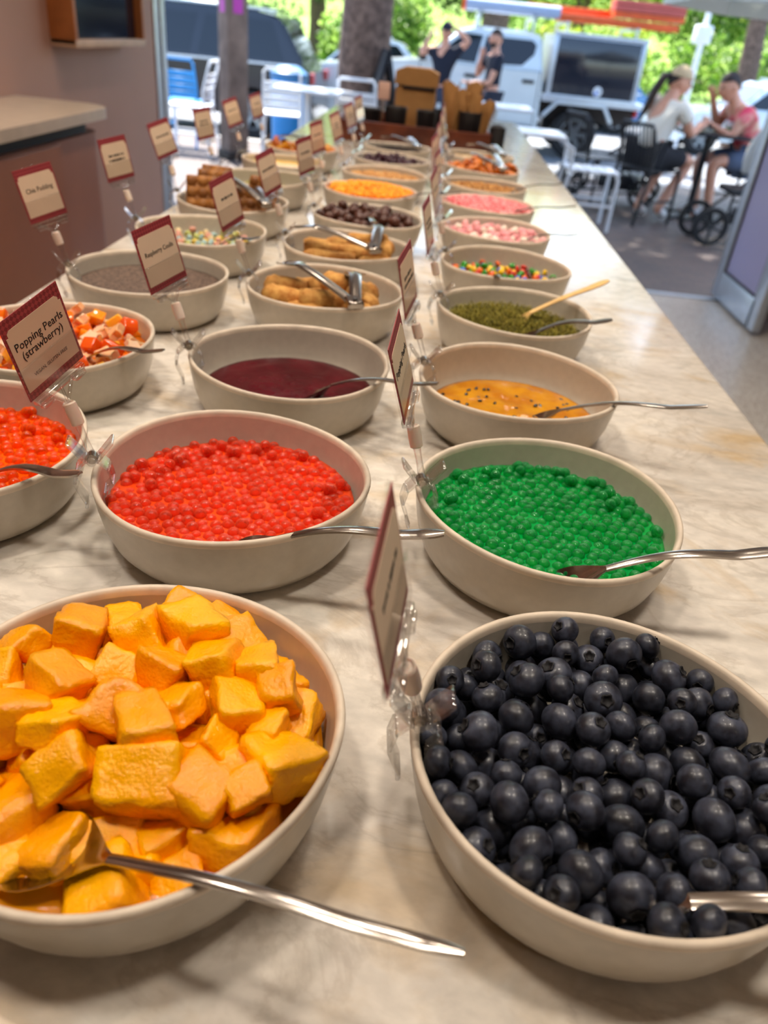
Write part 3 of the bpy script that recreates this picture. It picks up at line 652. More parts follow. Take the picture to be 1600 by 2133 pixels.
# ---------------------------------------------------------------- clip-on name cards
M_clear = clear_mat('clear_acrylic', (.99, .988, .985), .04, .05)
M_clear2 = clear_mat('clear_clip', (.98, .978, .975), .15, .04)
M_sleeve = mat('white_sleeve', (226, 206, 190), .35, var=.03, scale=40, sss=.3)
M_ink = mat('ink', (44, 36, 36), .7, var=.02)
M_panel = mat('cream_paper', (226, 200, 172), .7, var=.02, scale=30)
M_steel = mat('stainless_steel', (176, 168, 160), .16, metal=1.0, var=.05, scale=14)
def maroon_mat():
    m = bpy.data.materials.new('maroon_print'); m.use_nodes = True; N = m.node_tree.nodes; L = m.node_tree.links; b = N['Principled BSDF']
    tc = N.new('ShaderNodeTexCoord'); mp = N.new('ShaderNodeMapping'); mp.inputs['Rotation'].default_value = (0, 0, .78); L.new(tc.outputs['Object'], mp.inputs[0])
    ch = N.new('ShaderNodeTexChecker'); ch.inputs['Scale'].default_value = 380; L.new(mp.outputs[0], ch.inputs['Vector'])
    ch.inputs['Color1'].default_value = (*lin((168, 66, 70)), 1); ch.inputs['Color2'].default_value = (*lin((132, 42, 50)), 1)
    L.new(ch.outputs[0], b.inputs['Base Color']); b.inputs['Roughness'].default_value = .5; MATS['maroon'] = m; return m
M_maroon = maroon_mat()
CW, CH = .060, .062
def card_panel():
    w, h = CW / 2 - .0022, CH; n = .0045
    p = [(-w, .0065), (w, .0065), (w, h - .008 - n), (w - n * .45, h - .008 - n), (w - n * .45, h - .008 - n * .4), (w - n, h - .008), (-w + n, h - .008), (-w + n * .45, h - .008 - n * .4), (-w + n * .45, h - .008 - n), (-w, h - .008 - n)]
    me = G().prism(p, 'z', 0, .00035).mesh('panel', False); me.materials.append(M_panel); return me
PANEL = card_panel()
CARD = G().box((0, CH / 2, 0), (CW, CH, .0006)).mesh('card', False); CARD.materials.append(M_maroon)
def scribble(seed, lines=2):
    """print too small to read"""
    rr = random.Random(seed); g = G()
    for l in range(lines):
        x = -rr.uniform(.013, .020); end = -x
        while x < end:
            w = rr.uniform(.0012, .0030); h = rr.uniform(.0022, .0036); g.box((x + w / 2, -l * .0068, 0), (w, h, .00012)); x += w + rr.choice((.0006, .0006, .002))
    return g.mesh('lettering', False)
def name_card(key, deg, label, text=None, sub=None, yaw=74, lean=10, roll=9, off=(-.020, .008, .068), lines=2):
    x0, y0, _ = BOWLS[key]; a = math.radians(deg); er = Vector((math.cos(a), math.sin(a), 0)); et = Vector((-math.sin(a), math.cos(a), 0))
    root = empty('name_card_clip', (x0 + .1067 * er.x, y0 + .1067 * er.y, TOP + .0625)); tag(root, label, 'sign', 'clip-on name cards')
    Zv = Vector((0, 0, 1)); off = Vector(off)
    # jaws either side of the rim, pinched by a pivot above it
    for s, drop_ in ((1, .030), (-1, .020)):
        g = G(); prof = [(.0010, .012), (.0080, .004), (.0105, -.008), (.0035, -drop_ + .004), (.0042, -drop_)]
        for (d0, z0), (d1, z1) in zip(prof, prof[1:]):
            g.bar(er * s * (d0 + .0035) + Zv * z0, er * s * (d1 + .0035) + Zv * z1, .017, .0024, .0008, up=er)
        g.bar(er * s * .003 + Zv * .010, er * s * .0165 + Zv * .027, .017, .0026, .0009, up=er)      # finger wing
        g.build('clip_jaw', M_clear2, root)
    g = G(); g.cyl(et * -.008 + Zv * .011, et * .008 + Zv * .011, .0034, n=12); g.build('pivot', M_clear2, root)
    g = G(); g.cyl(et * -.0035 + Zv * .0115, et * .0035 + Zv * .0115, .0042, n=12); g.build('spring', M_steel, root)
    e0 = Zv * .014; d = off - e0
    s0, s1 = e0 + d * .40, e0 + d * .70
    G().tube([e0, e0 + d * .2, s0 + d * .05], [.0030, .0026, .0032], 10).build('stem', M_clear2, root)
    ax = (s1 - s0).normalized(); q = ax.to_track_quat('Z', 'Y'); g = G(); hL = (s1 - s0).length
    g.lathe([(.0036, 0), (.0050, .001), (.0053, hL * .5), (.0050, hL - .001), (.0040, hL), (.0028, hL - .001)], 18); o = g.build('sleeve', M_sleeve, root, s0); o.rotation_euler = q.to_euler()
    # holder frame: x along the text, y up the card, z towards the reader
    yw, ln, rl = math.radians(yaw), math.radians(lean), math.radians(roll)
    e1 = Vector((math.cos(yw), math.sin(yw), 0)); nn = Vector((math.sin(yw), -math.cos(yw), 0))
    up = Zv * math.cos(ln) - nn * math.sin(ln); A = e1 * math.cos(rl) + up * math.sin(rl); B = -e1 * math.sin(rl) + up * math.cos(rl); Nn = A.cross(B)
    M = Matrix((A, B, Nn)).transposed().to_4x4(); M.translation = off
    def part(g, nm, m): o = g.build(nm, m, root); o.matrix_local = M; return o
    g = G(); g.box((0, -.004, 0), (CW * .86, .005, .007), .001); g.box((-.018, -.0075, .002), (.012, .005, .005), .001); g.box((.018, -.0075, .002), (.012, .005, .005), .001); part(g, 'channel', M_clear2)
    tip = M.inverted() @ s1
    g = G(); g.bar((-.013, -.006, 0), tip, .003, .0022, .0006, up=(0, 0, 1)); g.bar((.013, -.006, 0), tip, .003, .0022, .0006, up=(0, 0, 1)); g.bar((0, -.006, 0), tip, .0022, .0022, .0006); part(g, 'bracket', M_clear2)
    g = G(); g.box((0, CH / 2 - .001, -.0012), (CW + .003, CH + .003, .0011), .0003, 1); part(g, 'back_plate', M_clear)
    g = G(); g.box((0, .012, .0017), (CW + .001, .027, .0010), .0003, 1); g.box((0, .0256, .0023), (CW + .001, .0012, .0010)); part(g, 'front_lip', M_clear)
    c = ob('card', CARD, None, root); c.matrix_local = M
    pn = ob('panel', PANEL, None, c, (0, 0, .0003))
    if text:
        sz = .0084 if '\n' in text or len(text) > 13 else .0080
        if len(text) > 14 and '\n' not in text: sz = .0064
        t = text_mesh(text, sz); t.materials.append(M_ink); ob('lettering', t, None, c, (0, CH * .58, .0008))
    else:
        t = scribble(sum(map(ord, key)), lines); t.materials.append(M_ink); ob('lettering', t, None, c, (0, CH * .58, .0008))
    if sub:
        t = text_mesh(sub, .0036); t.materials.append(mat('grey_ink', (120, 100, 92), .7)); ob('lettering', t, None, c, (0, CH * .25, .0008))
name_card('L1', 197, 'clear clip with the Popping Pearls (strawberry) card on the red pearl bowl', 'Popping Pearls\n(strawberry)', 'VEGAN, GLUTEN FREE', 73, 2, 15, (-.020, .004, .072))
name_card('L2', 198, 'clear clip with the Raspberry Coulis card on the coulis bowl', 'Raspberry Coulis', None, 69, 12, 7, (-.022, .016, .067))
name_card('LL3', 215, 'clear clip with the Chia Pudding card on the grey pudding bowl', 'Chia Pudding', None, 66, 11, 7, (-.017, .002, .066))
name_card('R0', 185, 'clear clip with a card seen edge-on, clipped to the blueberry bowl', None, None, 84, 11, 9, (-.017, -.034, .090), lines=1)
name_card('R1', 190, 'clear clip with a Popping Pearls card seen edge-on, on the green pearl bowl', 'Popping Pearls', None, 84, 15, 11, (-.017, .012, .071))
BASE = 'clear plastic clip with a maroon-bordered card on the bowl of '
for key, deg in [('R2', 188), ('L3', 195), ('R3', 190), ('LL4', 200), ('L4', 194), ('R4', 190), ('LL5', 200), ('L5', 196), ('R5', 190), ('L6', 195), ('R6', 190), ('LL6', 198), ('R7', 190), ('L7', 196), ('LL7', 198), ('R8', 190), ('L8', 196), ('LL8', 198), ('L9', 196), ('R9', 190)]:
    rr = random.Random(deg + sum(map(ord, key)))
    name_card(key, deg, BASE + BOWLS[key][2], None, None, (80 if key[0] == 'R' else 70) + rr.uniform(-4, 4), 10 + rr.uniform(-3, 4), 8 + rr.uniform(-3, 4), (-.019 + rr.uniform(-.003, .003), .008 + rr.uniform(-.006, .008), .066 + rr.uniform(-.002, .004)), lines=rr.choice((1, 2)))
# ---------------------------------------------------------------- spoons and tongs
def ribbon(us, half, zc, dish, th, nv=8):
    """closed thin shell: stations along x with half width, centre height and dish depth"""
    V = []; F = []; k = len(us)
    for layer in (0, 1):
        for i in range(k):
            for j in range(nv + 1):
                t = 2.0 * j / nv - 1; V.append((us[i], half[i] * t, zc[i] - dish[i] * (1 - t * t) - layer * th))
    n1 = nv + 1; o2 = k * n1
    for i in range(k - 1):
        for j in range(nv):
            a = i * n1 + j; F.append((a, a + n1, a + n1 + 1, a + 1)); F.append((o2 + a, o2 + a + 1, o2 + a + n1 + 1, o2 + a + n1))
        for j in (0, nv):
            a = i * n1 + j; F.append((a, o2 + a, o2 + a + n1, a + n1) if j == 0 else (a, a + n1, o2 + a + n1, o2 + a))
    for i in (0, k - 1):
        for j in range(nv): a = i * n1 + j; F.append((a, a + 1, o2 + a + 1, o2 + a) if i == 0 else (a, o2 + a, o2 + a + 1, a + 1))
    return V, F
def spoon_meshes(L, w0=.0030, w1=.0062, bl=.056, bw=.0185, arch=.006, dip=.35):
    k = 22; us = [L * i / (k - 1) for i in range(k)]
    half = [w0 + (w1 - w0) * (i / (k - 1)) ** 1.4 for i in range(k)]
    for q, f in ((k - 1, .45), (k - 2, .82), (k - 3, .95)): half[q] *= f
    zc = [arch * math.sin(PI * min(1, 1.35 * u / L)) for u in us]
    h = G().add(*ribbon(us, half, zc, [-.0006] * k, .0017, 6)).mesh('handle', True, .9)
    k = 18; us = [-bl * (1 - i / (k - 1)) for i in range(k)]
    half = []; dish = []
    for i in range(k):
        t = 1 - i / (k - 1); s = math.sqrt(max(0, 1 - ((t - .55) / .45) ** 2)) if t > .55 else (math.sin(PI / 2 * t / .55) ** 1.2)
        half.append(w0 * .95 + (bw - w0) * s if t < .97 else bw * .30); dish.append(.0098 * s + .0002)
    zc = [dip * u for u in us]
    b = G().add(*ribbon(us, half, zc, dish, .0011, 10)).mesh('scoop', True, .9)
    return h, b
def spoon(N, E, label, m=None, group='serving spoons', rollang=0.0, **kw):
    N = Vector(N); E = Vector(E); d = E - N; L = d.length; x = d.normalized(); y = Vector((0, 0, 1)).cross(x).normalized(); z = x.cross(y)
    r = empty('serving_spoon', N); r.rotation_euler = (Matrix((x, y, z)).transposed() @ Matrix.Rotation(rollang, 3, 'X')).to_euler()
    h, b = spoon_meshes(L, **kw); m = m or M_steel
    ob('handle', h, m, r); ob('scoop', b, m, r); tag(r, label, 'spoon', group); return r
spoon((-.106, .196, .9545), (.045, .157, .985), 'large steel spoon with a long thin handle resting in the mango', w0=.0026, w1=.0033, bl=.070, bw=.023, arch=.004, dip=.12)
spoon((-.082, .450, .9565), (.037, .442, .983), 'steel spoon lying across the rim of the red pearl bowl')
spoon((.158, .460, .957), (.275, .462, .988), 'shiny steel spoon lying across the rim of the green pearl bowl')
spoon((.168, .770, .944), (.298, .721, .986), 'steel spoon in the passionfruit pulp with its handle over the worktop', w1=.0050)
spoon((-.080, .762, .946), (.030, .711, .982), 'steel spoon in the dark raspberry coulis', w1=.0050)
spoon((.150, .206, .9585), (.270, .196, .978), 'steel spoon buried under the blueberries', w0=.004)
spoon((-.310, .492, .9565), (-.228, .470, .980), 'steel spoon on the rim of the orange pearl bowl')
spoon((-.330, .742, .957), (-.245, .717, .982), 'steel spoon on the rim of the jelly bowl', w1=.0050)
M_dst = mat('dull_steel', (120, 108, 98), .3, metal=1.0, var=.05, scale=14)
M_wood = mat('pale_wood', (222, 180, 112), .5, var=.12, scale=40, bump=.1)
spoon((.165, .993, .957), (.252, .985, .984), 'broad dull steel spoon handle in the green crumble', M_dst, w0=.005, w1=.0075)
spoon((.160, 1.078, .953), (.269, 1.127, .998), 'pale wooden spoon stuck into the green crumble', M_wood, w0=.0040, w1=.0075, arch=.002)
spoon((.195, 1.540, .957), (.291, 1.530, .979), 'thin spoon lying in the marshmallow bowl', M_dst, w1=.004)
spoon((.180, 1.795, .957), (.328, 1.834, .980), 'thin spoon lying in the pink crumble', M_dst, w1=.004)
spoon((.220, 2.112, .958), (.345, 2.160, .980), 'thin spoon lying in the chopped nuts', M_dst, w1=.004)
spoon((-.065, 1.800, .959), (.070, 1.844, .981), 'thin spoon lying in the bright orange crumble', M_dst, w1=.004)
spoon((.130, 1.275, .942), (.115, 1.185, .972), 'dull spoon resting on the near rim of the candy bowl', M_dst, w1=.006)
spoon((-.330, 1.275, .950), (-.262, 1.262, .972), 'black spoon lying in the pastel candy bits', mat('black_plastic', (30, 28, 28), .35), w1=.008)
spoon((-.115, 1.540, .962), (-.085, 1.400, .985), 'bright steel spoon standing in the chocolate balls', w1=.006)
spoon((-.310, 1.865, .940), (-.250, 1.840, .975), 'dull spoon leaning in the green nut crumble bowl', M_dst, w1=.005)
def tongs(H, A, B, label, w=.0110):
    H, A, B = Vector(H), Vector(A), Vector(B); root = empty('serving_tongs', H); tag(root, label, 'tongs', 'steel serving tongs')
    for q in (A, B):
        d = q - H; L = d.length; x = d.normalized(); y = Vector((0, 0, 1)).cross(x).normalized(); z = x.cross(y); k = 18
        us = [L * i / (k - 1) for i in range(k)]; half = []; zc = []
        for i in range(k):
            t = i / (k - 1); half.append(w * (.75 if t < .72 else .75 + .75 * math.sin(PI * min(1, (t - .72) / .30))) if t < .99 else w * .6); zc.append(.004 * math.sin(PI * t) - .010 * max(0, t - .75) / .25)
        dish = [(-.0035 if i / (k - 1) < .75 else .003) for i in range(k)]
        o = G().add(*ribbon(us, half, zc, dish, .0012, 6)).build('arm', M_steel, root); o.rotation_euler = Matrix((x, y, z)).transposed().to_euler()
    g = G(); m_ = ((A - H).normalized() + (B - H).normalized()).normalized(); s_ = Vector((0, 0, 1)).cross(m_).normalized()
    g.bar(-m_ * .008, m_ * .016, w * 1.9, .010, .002); g.build('hinge_block', M_steel, root)
    G().cyl((0, 0, -.007), (0, 0, .007), .003, n=10).build('rivet', M_dst, root)
tongs((-.078, .968, .972), (-.200, 1.115, .986), (-.092, 1.100, .985), 'steel tongs spread over the golden fried bites')
tongs((-.076, 1.245, .976), (-.222, 1.335, .988), (-.078, 1.390, .992), 'steel tongs lying open over the pastry sticks')
tongs((.196, 2.335, .975), (.080, 2.560, .988), (.180, 2.585, .990), 'steel tongs lying open over the dried apricots')
tongs((-.300, 1.500, .976), (-.420, 1.640, 1.000), (-.350, 1.640, .985), 'steel tongs lying across the bubble waffle bowl')
tongs((-.320, 2.375, .975), (-.455, 2.480, .990), (-.400, 2.530, .985), 'steel tongs on the amber dried fruit')
tongs((-.050, 2.615, .975), (-.170, 2.740, .990), (-.090, 2.790, .985), 'steel tongs on the dark cookie crumble')
tongs((.215, 2.650, .975), (.110, 2.790, .990), (.190, 2.830, .985), 'steel tongs on the beige nut flakes')
# ---------------------------------------------------------------- far end of the counter
M_rwood = mat('red_brown_wood', (104, 50, 28), .4, var=.3, scale=14, bump=.15, rgb2=(70, 30, 18))
M_black = mat('black_card', (32, 30, 32), .5, var=.08, scale=20)
M_kraft = mat('kraft_paper', (180, 134, 80), .75, var=.06, scale=30, bump=.06)
t = empty('wooden_tray', (-.09, 3.50, TOP)); tag(t, 'red-brown wooden tray holding black cups at the counter end', 'tray')
G().box((0, 0, .008), (.60, .52, .016), .003).build('base', M_rwood, t)
for s in (-1, 1):
    G().box((0, s * .25, .036), (.60, .018, .072), .004).build('tray_side', M_rwood, t); G().box((s * .291, 0, .036), (.018, .48, .072), .004).build('tray_side', M_rwood, t)
def cup(x, y, h, r, label, stuff=None):
    t = empty('black_cup', (x, y, TOP + .016)); tag(t, label, 'cup', 'black cups on the tray')
    G().lathe([(0, 0), (r * .86, 0), (r * .88, .003), (r, h), (r * 1.03, h + .001), (r * 1.0, h + .003), (r * .95, h), (r * .84, .006), (0, .006)], 28).build('wall', M_black, t)
    return t
cup(-.165, 3.36, .105, .044, 'black cup standing before the kraft box'); cup(-.045, 3.40, .10, .040, 'black cup between the kraft box and the paper cones')
cup(.125, 3.36, .115, .046, 'black cup holding folded kraft paper cones'); cup(-.265, 3.42, .085, .040, 'black cup beside the pale pink card'); cup(.02, 3.52, .10, .042, 'black cup half hidden behind the others')
b = empty('kraft_box', (-.10, 3.62, TOP + .016)); tag(b, 'brown kraft takeaway box with an open domed lid', 'box')
g = G(); g.box((0, .0, .085), (.165, .15, .17), .006, 2); g.build('body', M_kraft, b)
g = G(); g.prism([(-.088, .175), (.088, .175), (.088, .222), (.05, .238), (-.05, .238), (-.088, .222)], 'y', -.08, .08); g.build('lid', M_kraft, b)
G().box((.01, -.078, .167), (.13, .006, .012), .002).build('slot', M_dark, b)
c = tag(G().box((-.215, 3.33, TOP + .175), (.045, .003, .06), .0005).build('pale_card', mat('pink_card', (214, 178, 164), .6, var=.03)), 'small pale pink card upright in front of the kraft box', 'sign')
st = G(); st.cyl((-.215, 3.332, TOP + .016), (-.215, 3.332, TOP + .150), .003); st.build('stem', M_steel, c); 
for k, (x, y, h, tw) in enumerate([(.075, 3.36, .17, .1), (.115, 3.385, .20, -.2), (.150, 3.35, .165, .35), (.180, 3.38, .14, -.4), (.045, 3.40, .19, .3)]):
    g = G(); V = []; F = []
    for i in range(9):
        a = PI * (i / 8 - .5) * 1.3
        V.append((.010 * math.sin(a), .010 * math.cos(a), 0)); V.append((.036 * math.sin(a), .030 * math.cos(a), h + .010 * math.cos(3 * a)))
    n0 = len(V); V += [(p[0] * .9, p[1] * .9 - .002, p[2]) for p in V]
    for i in range(8): q = 2 * i; F.append((q, q + 2, q + 3, q + 1)); F.append((n0 + q, n0 + q + 1, n0 + q + 3, n0 + q + 2)); F.append((q + 1, q + 3, n0 + q + 3, n0 + q + 1)); F.append((q, n0 + q, n0 + q + 2, q + 2))
    F += [(0, 1, n0 + 1, n0), (16, n0 + 16, n0 + 17, 17)]
    o = g.add(V, F).build('paper_cone', M_kraft, None, (x, y, TOP + .03), (rnd.uniform(-.1, .1), rnd.uniform(-.15, .15), tw)); tag(o, 'folded kraft paper cone standing in the black cup', 'paper cone', 'kraft paper cones')
b2 = empty('steel_tumbler', (-.325, 3.30, TOP)); b2.location = (.235, 3.30, TOP); tag(b2, 'small dark tumbler with a rounded lid at the tray corner', 'tumbler')
G().lathe([(0, 0), (.026, 0), (.030, .004), (.032, .075), (.030, .079), (0, .079)], 24).build('wall', M_black, b2); G().lathe([(.031, .079), (.033, .083), (.030, .096), (.015, .104), (0, .106)], 24).build('lid', M_black, b2)
# ---------------------------------------------------------------- ground outside
def slab(name, x0, x1, pts, th, m):
    """strip of ground; pts = (y, z) along the depth"""
    g = G(); V = []; F = []
    for y, z in pts: V += [(x0, y, z), (x1, y, z), (x0, y, z - th), (x1, y, z - th)]
    for i in range(len(pts) - 1):
        a, b = 4 * i, 4 * i + 4; F += [(a, a + 1, b + 1, b), (a + 2, b + 2, b + 3, a + 3), (a, b, b + 2, a + 2), (a + 1, a + 3, b + 3, b + 1)]
    F += [(0, 2, 3, 1), (len(V) - 4, len(V) - 3, len(V) - 1, len(V) - 2)]
    return struct(g.add(V, F).build(name, m, smooth=False))
slab('pavement', -14, 16, [(5.08, -.002), (8.6, -.002), (11.6, -.19)], .15, M_pave)
slab('kerb', -14, 16, [(11.6, -.185), (11.8, -.19)], .25, mat('kerb_stone', (176, 174, 170), .8, var=.08, scale=12))
slab('road', -30, 34, [(11.8, -.35), (24, -.35)], .1, M_road)
slab('verge_kerb', -30, 34, [(24, -.2), (24.25, -.2)], .3, MATS['kerb_stone'])
slab('park_lawn', -45, 50, [(24.25, -.2), (34, .1), (60, 1.6), (75, 6.0)], .2, mat('lawn', (128, 160, 62), .9, var=.25, scale=2.5, bump=.5, bscale=40))
# ---------------------------------------------------------------- post and trees
M_post = mat('grey_timber', (112, 96, 88), .8, var=.25, scale=7, bump=.5, bscale=30)
p = empty('timber_post', (-2.06, 8.62, 0)); tag(p, 'weathered grey-brown timber post with purple stickers near the white chair', 'post')
G().box((0, 0, 1.7), (.215, .215, 3.4), .01, 2, Matrix.Rotation(.70, 3, 'Z')).build('shaft', M_post, p)
G().box((0, 0, .04), (.26, .26, .08), .01, 1, Matrix.Rotation(.70, 3, 'Z')).build('shoe', M_dark, p)
M_purple = mat('purple_sticker', (176, 56, 160), .5, var=.1, scale=30)
for s, a in ((-1, .70 - PI / 2 - .0), (1, .70)):
    n_ = Vector((math.cos(.70 - PI / 2), math.sin(.70 - PI / 2), 0)) if s > 0 else Vector((-math.cos(.70), -math.sin(.70), 0))
    q = Matrix((Vector((-n_.y, n_.x, 0)), n_, Vector((0, 0, 1)))).transposed()
    G().box(n_ * .109 + Vector((0, 0, 1.34)), (.10, .004, .13), 0, 1, q).build('sticker', M_purple, p)
M_bark = mat('bark', (122, 100, 88), .95, var=.35, scale=14, bump=1.0, bscale=26, rgb2=(78, 62, 54))
LEAF = [(112, 150, 50), (86, 128, 44), (150, 184, 84), (70, 108, 40), (176, 200, 112)]
def leaf_mat(nm, cols):
    m = mat(nm, cols[0], .45, island=cols, sss=0); b = m.node_tree.nodes['Principled BSDF']
    N = m.node_tree.nodes; L = m.node_tree.links; tr = N.new('ShaderNodeBsdfTranslucent'); mx = N.new('ShaderNodeMixShader'); mx.inputs[0].default_value = .45
    src = b.inputs['Base Color'].links[0].from_socket; L.new(src, tr.inputs[0]); L.new(b.outputs[0], mx.inputs[1]); L.new(tr.outputs[0], mx.inputs[2]); L.new(mx.outputs[0], N['Material Output'].inputs[0]); return m
M_leaf = leaf_mat('sunny_leaf', LEAF); M_leaf2 = leaf_mat('dark_leaf', [(70, 104, 56), (54, 86, 44), (96, 130, 76), (44, 70, 38)]); M_leaf3 = leaf_mat('yellow_leaf', [(176, 190, 70), (150, 176, 60), (200, 204, 110), (120, 150, 50)])
def leaves(clumps, n, size, seed):
    """curved leaves in round clumps; one mesh for the crown"""
    rr = random.Random(seed); V = []; F = []
    for _ in range(n):
        c, r = rr.choice(clumps); d = Vector((rr.gauss(0, 1), rr.gauss(0, 1), rr.gauss(0, 1))).normalized() * (rr.random() ** .45)
        p = Vector(c) + Vector((d.x * r[0], d.y * r[1], d.z * r[2])); s = size * rr.uniform(.6, 1.4)
        m = Euler((rr.uniform(-1, 1), rr.uniform(-1, 1), rr.uniform(0, 6.3))).to_matrix(); b = len(V)
        for q in ((-.5, 0, 0), (0, -.28, .08), (.55, 0, -.12), (0, .28, .08)): V.append(tuple(p + m @ Vector(q) * s))
        F += [(b, b + 1, b + 2), (b, b + 2, b + 3)]
    return mesh('foliage', V, F, False)
def tree(x, y, z, label, trunk_r, h, clumps, n, size, seed, lm, lean=(0, 0), group='park trees'):
    t = empty('park_tree', (x, y, z)); tag(t, label, 'tree', group); k = 12; rr = random.Random(seed); pts = []; rad = []
    for i in range(k): q = i / (k - 1); pts.append((lean[0] * q * h + .04 * math.sin(3 * q + seed), lean[1] * q * h, h * q - .1)); rad.append(trunk_r * (1.25 - .35 * q + .5 * max(0, .12 - q)))
    g = G(); g.tube(pts, rad, 18); me = g.mesh('trunk', True, 2)
    for v in me.vertices: v.co += noise.noise_vector(v.co * 4 + Vector((seed, 0, 0))) * trunk_r * .12
    ob('trunk', me, M_bark, t)
    for i in range(4 if clumps else 0):
        a = i * 1.7 + seed; G().tube([pts[-2], (pts[-1][0] + .5 * math.cos(a), pts[-1][1] + .5 * math.sin(a), h + .5), (pts[-1][0] + 1.3 * math.cos(a), pts[-1][1] + 1.3 * math.sin(a), h + 1.3)], [trunk_r * .5, trunk_r * .35, trunk_r * .15], 8).build('branch', M_bark, t)
    if clumps: ob('crown', leaves(clumps, n, size, seed), lm, t)
    return t
tree(-.96, 10.0, -.1, 'thick grey-brown tree trunk beside the black sandwich board', .245, 4.6, [((0, 0, 6.2), (2.4, 2.2, 1.3)), ((1.6, 2.0, 6.2), (2.6, 2.2, 1.1)), ((3.9, 2.4, 6.5), (2.6, 2.2, 1.1)), ((1.2, 5.0, 6.8), (3.0, 2.2, 1.0)), ((4.2, 5.2, 6.9), (2.6, 2.2, 1.0)), ((5.8, 1.2, 6.6), (2.2, 2.0, 1.0))], 15000, .22, 1, M_leaf2, (.02, 0))  # outer crown clumps added out of view to shade the pavement and road
tree(7.0, 20.7, -.35, 'dark slim leaning tree trunk behind the parked pale car', .20, 4.2, [((-.6, 0, 6.0), (2.6, 2.4, 1.5)), ((1, .5, 5.5), (2, 2, 1.2))], 4200, .16, 2, M_leaf2, (-.055, 0))
tree(1.35, 25.6, -.2, 'tree trunk rising behind the white work vehicle', .34, 4.4, [((0, 0, 5.4), (3.6, 2.4, 1.8)), ((-2.4, 0, 4.4), (1.8, 1.5, 1.1))], 6500, .20, 3, M_leaf)
tree(-1.6, 31.0, .0, 'broad tree with dark green crown behind the thick trunk', .30, 3.0, [((0, 0, 4.2), (3.4, 2.2, 2.2)), ((2.5, -.5, 3.0), (2.0, 1.5, 1.2)), ((-2.6, .2, 3.2), (1.8, 1.6, 1.3))], 7000, .20, 4, M_leaf2)
tree(5.0, 36.0, .2, 'sunny yellow-green tree beyond the roof ladders', .28, 2.6, [((0, 0, 4.4), (3.8, 2.2, 2.6)), ((-3, 0, 3.2), (2.0, 1.5, 1.4)), ((3.0, 0, 3.2), (2.2, 1.6, 1.6))], 8000, .22, 5, M_leaf3)
tree(11.0, 31.0, .05, 'bright green tree at the edge of the park', .3, 2.4, [((0, 0, 4.0), (3.6, 2.2, 2.4)), ((-2.6, -.5, 2.6), (1.8, 1.6, 1.4)), ((2.5, 0, 3.0), (2, 1.5, 1.4))], 8000, .22, 6, M_leaf)
tree(-12.0, 30.5, 0, 'leafy park tree beyond the dark parked car', .3, 2.6, [((0, 0, 4.2), (4, 2.4, 2.4)), ((3.4, 0, 3.4), (2.2, 1.8, 1.4))], 7000, .22, 7, M_leaf)
tree(-5.2, 36.0, .3, 'sunlit park tree far behind the other trees', .3, 3.0, [((0, 0, 5), (4.5, 2.4, 3.0))], 6000, .26, 8, M_leaf3)
def hedge(x, y, z, w, d, h, n, seed, label, lm):
    t = empty('hedge_bush', (x, y, z)); tag(t, label, 'bush', 'park bushes'); rr = random.Random(seed)
    cl = [((rr.uniform(-w / 2, w / 2), rr.uniform(-d / 2, d / 2), h * rr.uniform(.25, .62)), (w * .22, d * .4, h * .36)) for _ in range(9)]
    ob('foliage', leaves(cl, n, .20, seed), lm, t); g = G()
    for c, r in cl: g.tube([(c[0] * .6, c[1] * .6, -.05), (c[0], c[1], c[2])], [.04, .02], 6)
    g.build('stems', M_bark, t)
for i, (x, y, w, h, lm, lb) in enumerate([(-7.5, 26.0, 6, 1.7, M_leaf2, 'low dark bush behind the dark parked car'), (-2.4, 27.6, 3, 2.6, M_leaf, 'dense green bush filling the park behind the trunk'), (4.9, 30.8, 3.2, 2.5, M_leaf3, 'yellow-green bush above the work vehicle'),
                                     (9.6, 27.0, 6, 2.4, M_leaf, 'leafy green bush beside the pale post'), (15, 28, 6, 2.6, M_leaf, 'leafy bush at the far side of the park'), (-17.0, 27, 6, 2.4, M_leaf, 'wide bush at the street end'), (2.0, 42, 11, 5.5, M_leaf, 'tall wall of trees at the far end of the park'), (-13, 42, 11, 5.5, M_leaf2, 'tall dark wall of trees behind the street end'), (17, 42, 11, 5.5, M_leaf3, 'tall yellow-green wall of trees at the park side')]):
    hedge(x, y, .0 if y < 40 else .6, w, 2.2, h, 5200 if y < 40 else 9000, 40 + i, lb, lm)
